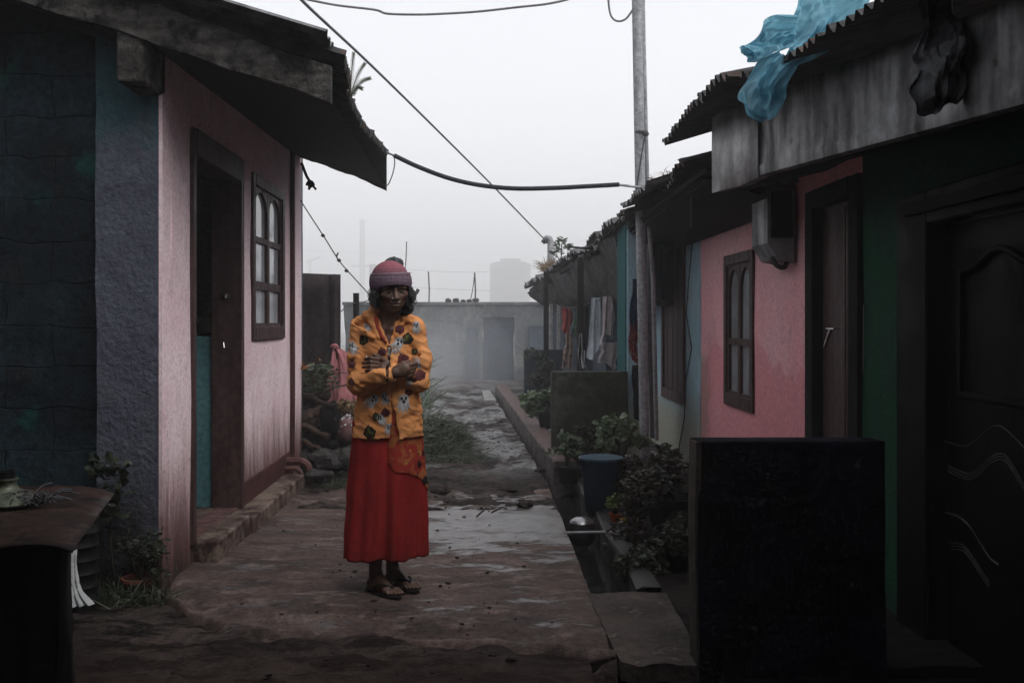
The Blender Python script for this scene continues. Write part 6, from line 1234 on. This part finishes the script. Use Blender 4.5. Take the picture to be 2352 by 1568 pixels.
for cx_, rx_, rz_, lb_ in ((-1.0, 1.15, .85, 'denser core of the thin smoke before the far wall'), (-1.1, .75, .6, 'thickest low puff of smoke behind the woman')):
    mb = MB(); mb.ball((cx_, 18.9, .42), (rx_, 1.7, rz_), 36, 24, amp=.05, fr=1.2, seed=7); mb.build('smoke', sm.mat, smooth=180, kind='stuff', label=lb_, cat='smoke')
s2 = sm.mat.copy(); [n for n in s2.node_tree.nodes if n.type == 'PRINCIPLED_VOLUME'][0].inputs['Density'].default_value = .018
mb = MB(); mb.ball((.2, 18.9, .4), (1.9, 2.3, 1.25), 32, 20, amp=.06, fr=1.2, seed=5); mb.build('smoke', s2, smooth=180, kind='stuff', label='second wisp of smoke by the far end of the drain', cat='smoke')
w = bpy.data.worlds.new('World'); S.world = w; w.use_nodes = True; nt = w.node_tree; bg = nt.nodes['Background']; bg.inputs['Strength'].default_value = SKY
sk = nt.nodes.new('ShaderNodeTexSky'); sk.sky_type = 'NISHITA'; sk.sun_disc = False; sk.sun_elevation = R(52); sk.sun_rotation = R(132); sk.dust_density = 4; sk.air_density = 1; sk.altitude = 1500
mx = nt.nodes.new('ShaderNodeMix'); mx.data_type = 'RGBA'; mx.inputs[0].default_value = .93; mx.inputs[7].default_value = CLOUD
tcw = nt.nodes.new('ShaderNodeTexCoord'); spw = nt.nodes.new('ShaderNodeSeparateXYZ'); nt.links.new(tcw.outputs['Generated'], spw.inputs[0])
mrw = nt.nodes.new('ShaderNodeMapRange'); nt.links.new(spw.outputs[2], mrw.inputs[0])
for i_, v_ in zip((1, 2, 3, 4), (0, .35, 1.35, 1.0)): mrw.inputs[i_].default_value = v_
vm = nt.nodes.new('ShaderNodeVectorMath'); vm.operation = 'SCALE'; nt.links.new(mx.outputs[2], vm.inputs[0]); nt.links.new(mrw.outputs[0], vm.inputs['Scale'])
nt.links.new(sk.outputs[0], mx.inputs[6]); nt.links.new(vm.outputs[0], bg.inputs['Color'])
sl = bpy.data.lights.new('sun', 'SUN'); sl.energy = SUN; sl.angle = R(60); sl.color = (1, .985, .96); so = bpy.data.objects.new('sun', sl); COL.objects.link(so)
az, el = R(132), R(50); so.rotation_euler = Vector((-math.sin(az)*math.cos(el), -math.cos(az)*math.cos(el), -math.sin(el))).to_track_quat('-Z', 'Y').to_euler()
cd = bpy.data.cameras.new('camera'); cd.sensor_width = 36; cd.lens = F/2352*36; cd.shift_x = (1176-VX)/2352; cd.shift_y = (VY-784)/2352; cd.clip_end = 2000; cd.clip_start = .05
co = bpy.data.objects.new('camera', cd); COL.objects.link(co); co.location = (0, 0, CAMZ); co.rotation_euler = (R(90), 0, 0); S.camera = co
S.view_settings.view_transform = 'Standard'; S.view_settings.look = 'None'; S.view_settings.exposure = EXPO; S.view_settings.gamma = 1
S.render.engine = 'CYCLES'; cy = S.cycles; cy.max_bounces = 7; cy.diffuse_bounces = 4; cy.glossy_bounces = 3; cy.volume_bounces = 4; cy.transmission_bounces = 4; cy.use_denoising = True; cy.denoiser = 'OPENIMAGEDENOISE'; cy.sample_clamp_indirect = 6; cy.caustics_reflective = False; cy.caustics_refractive = False
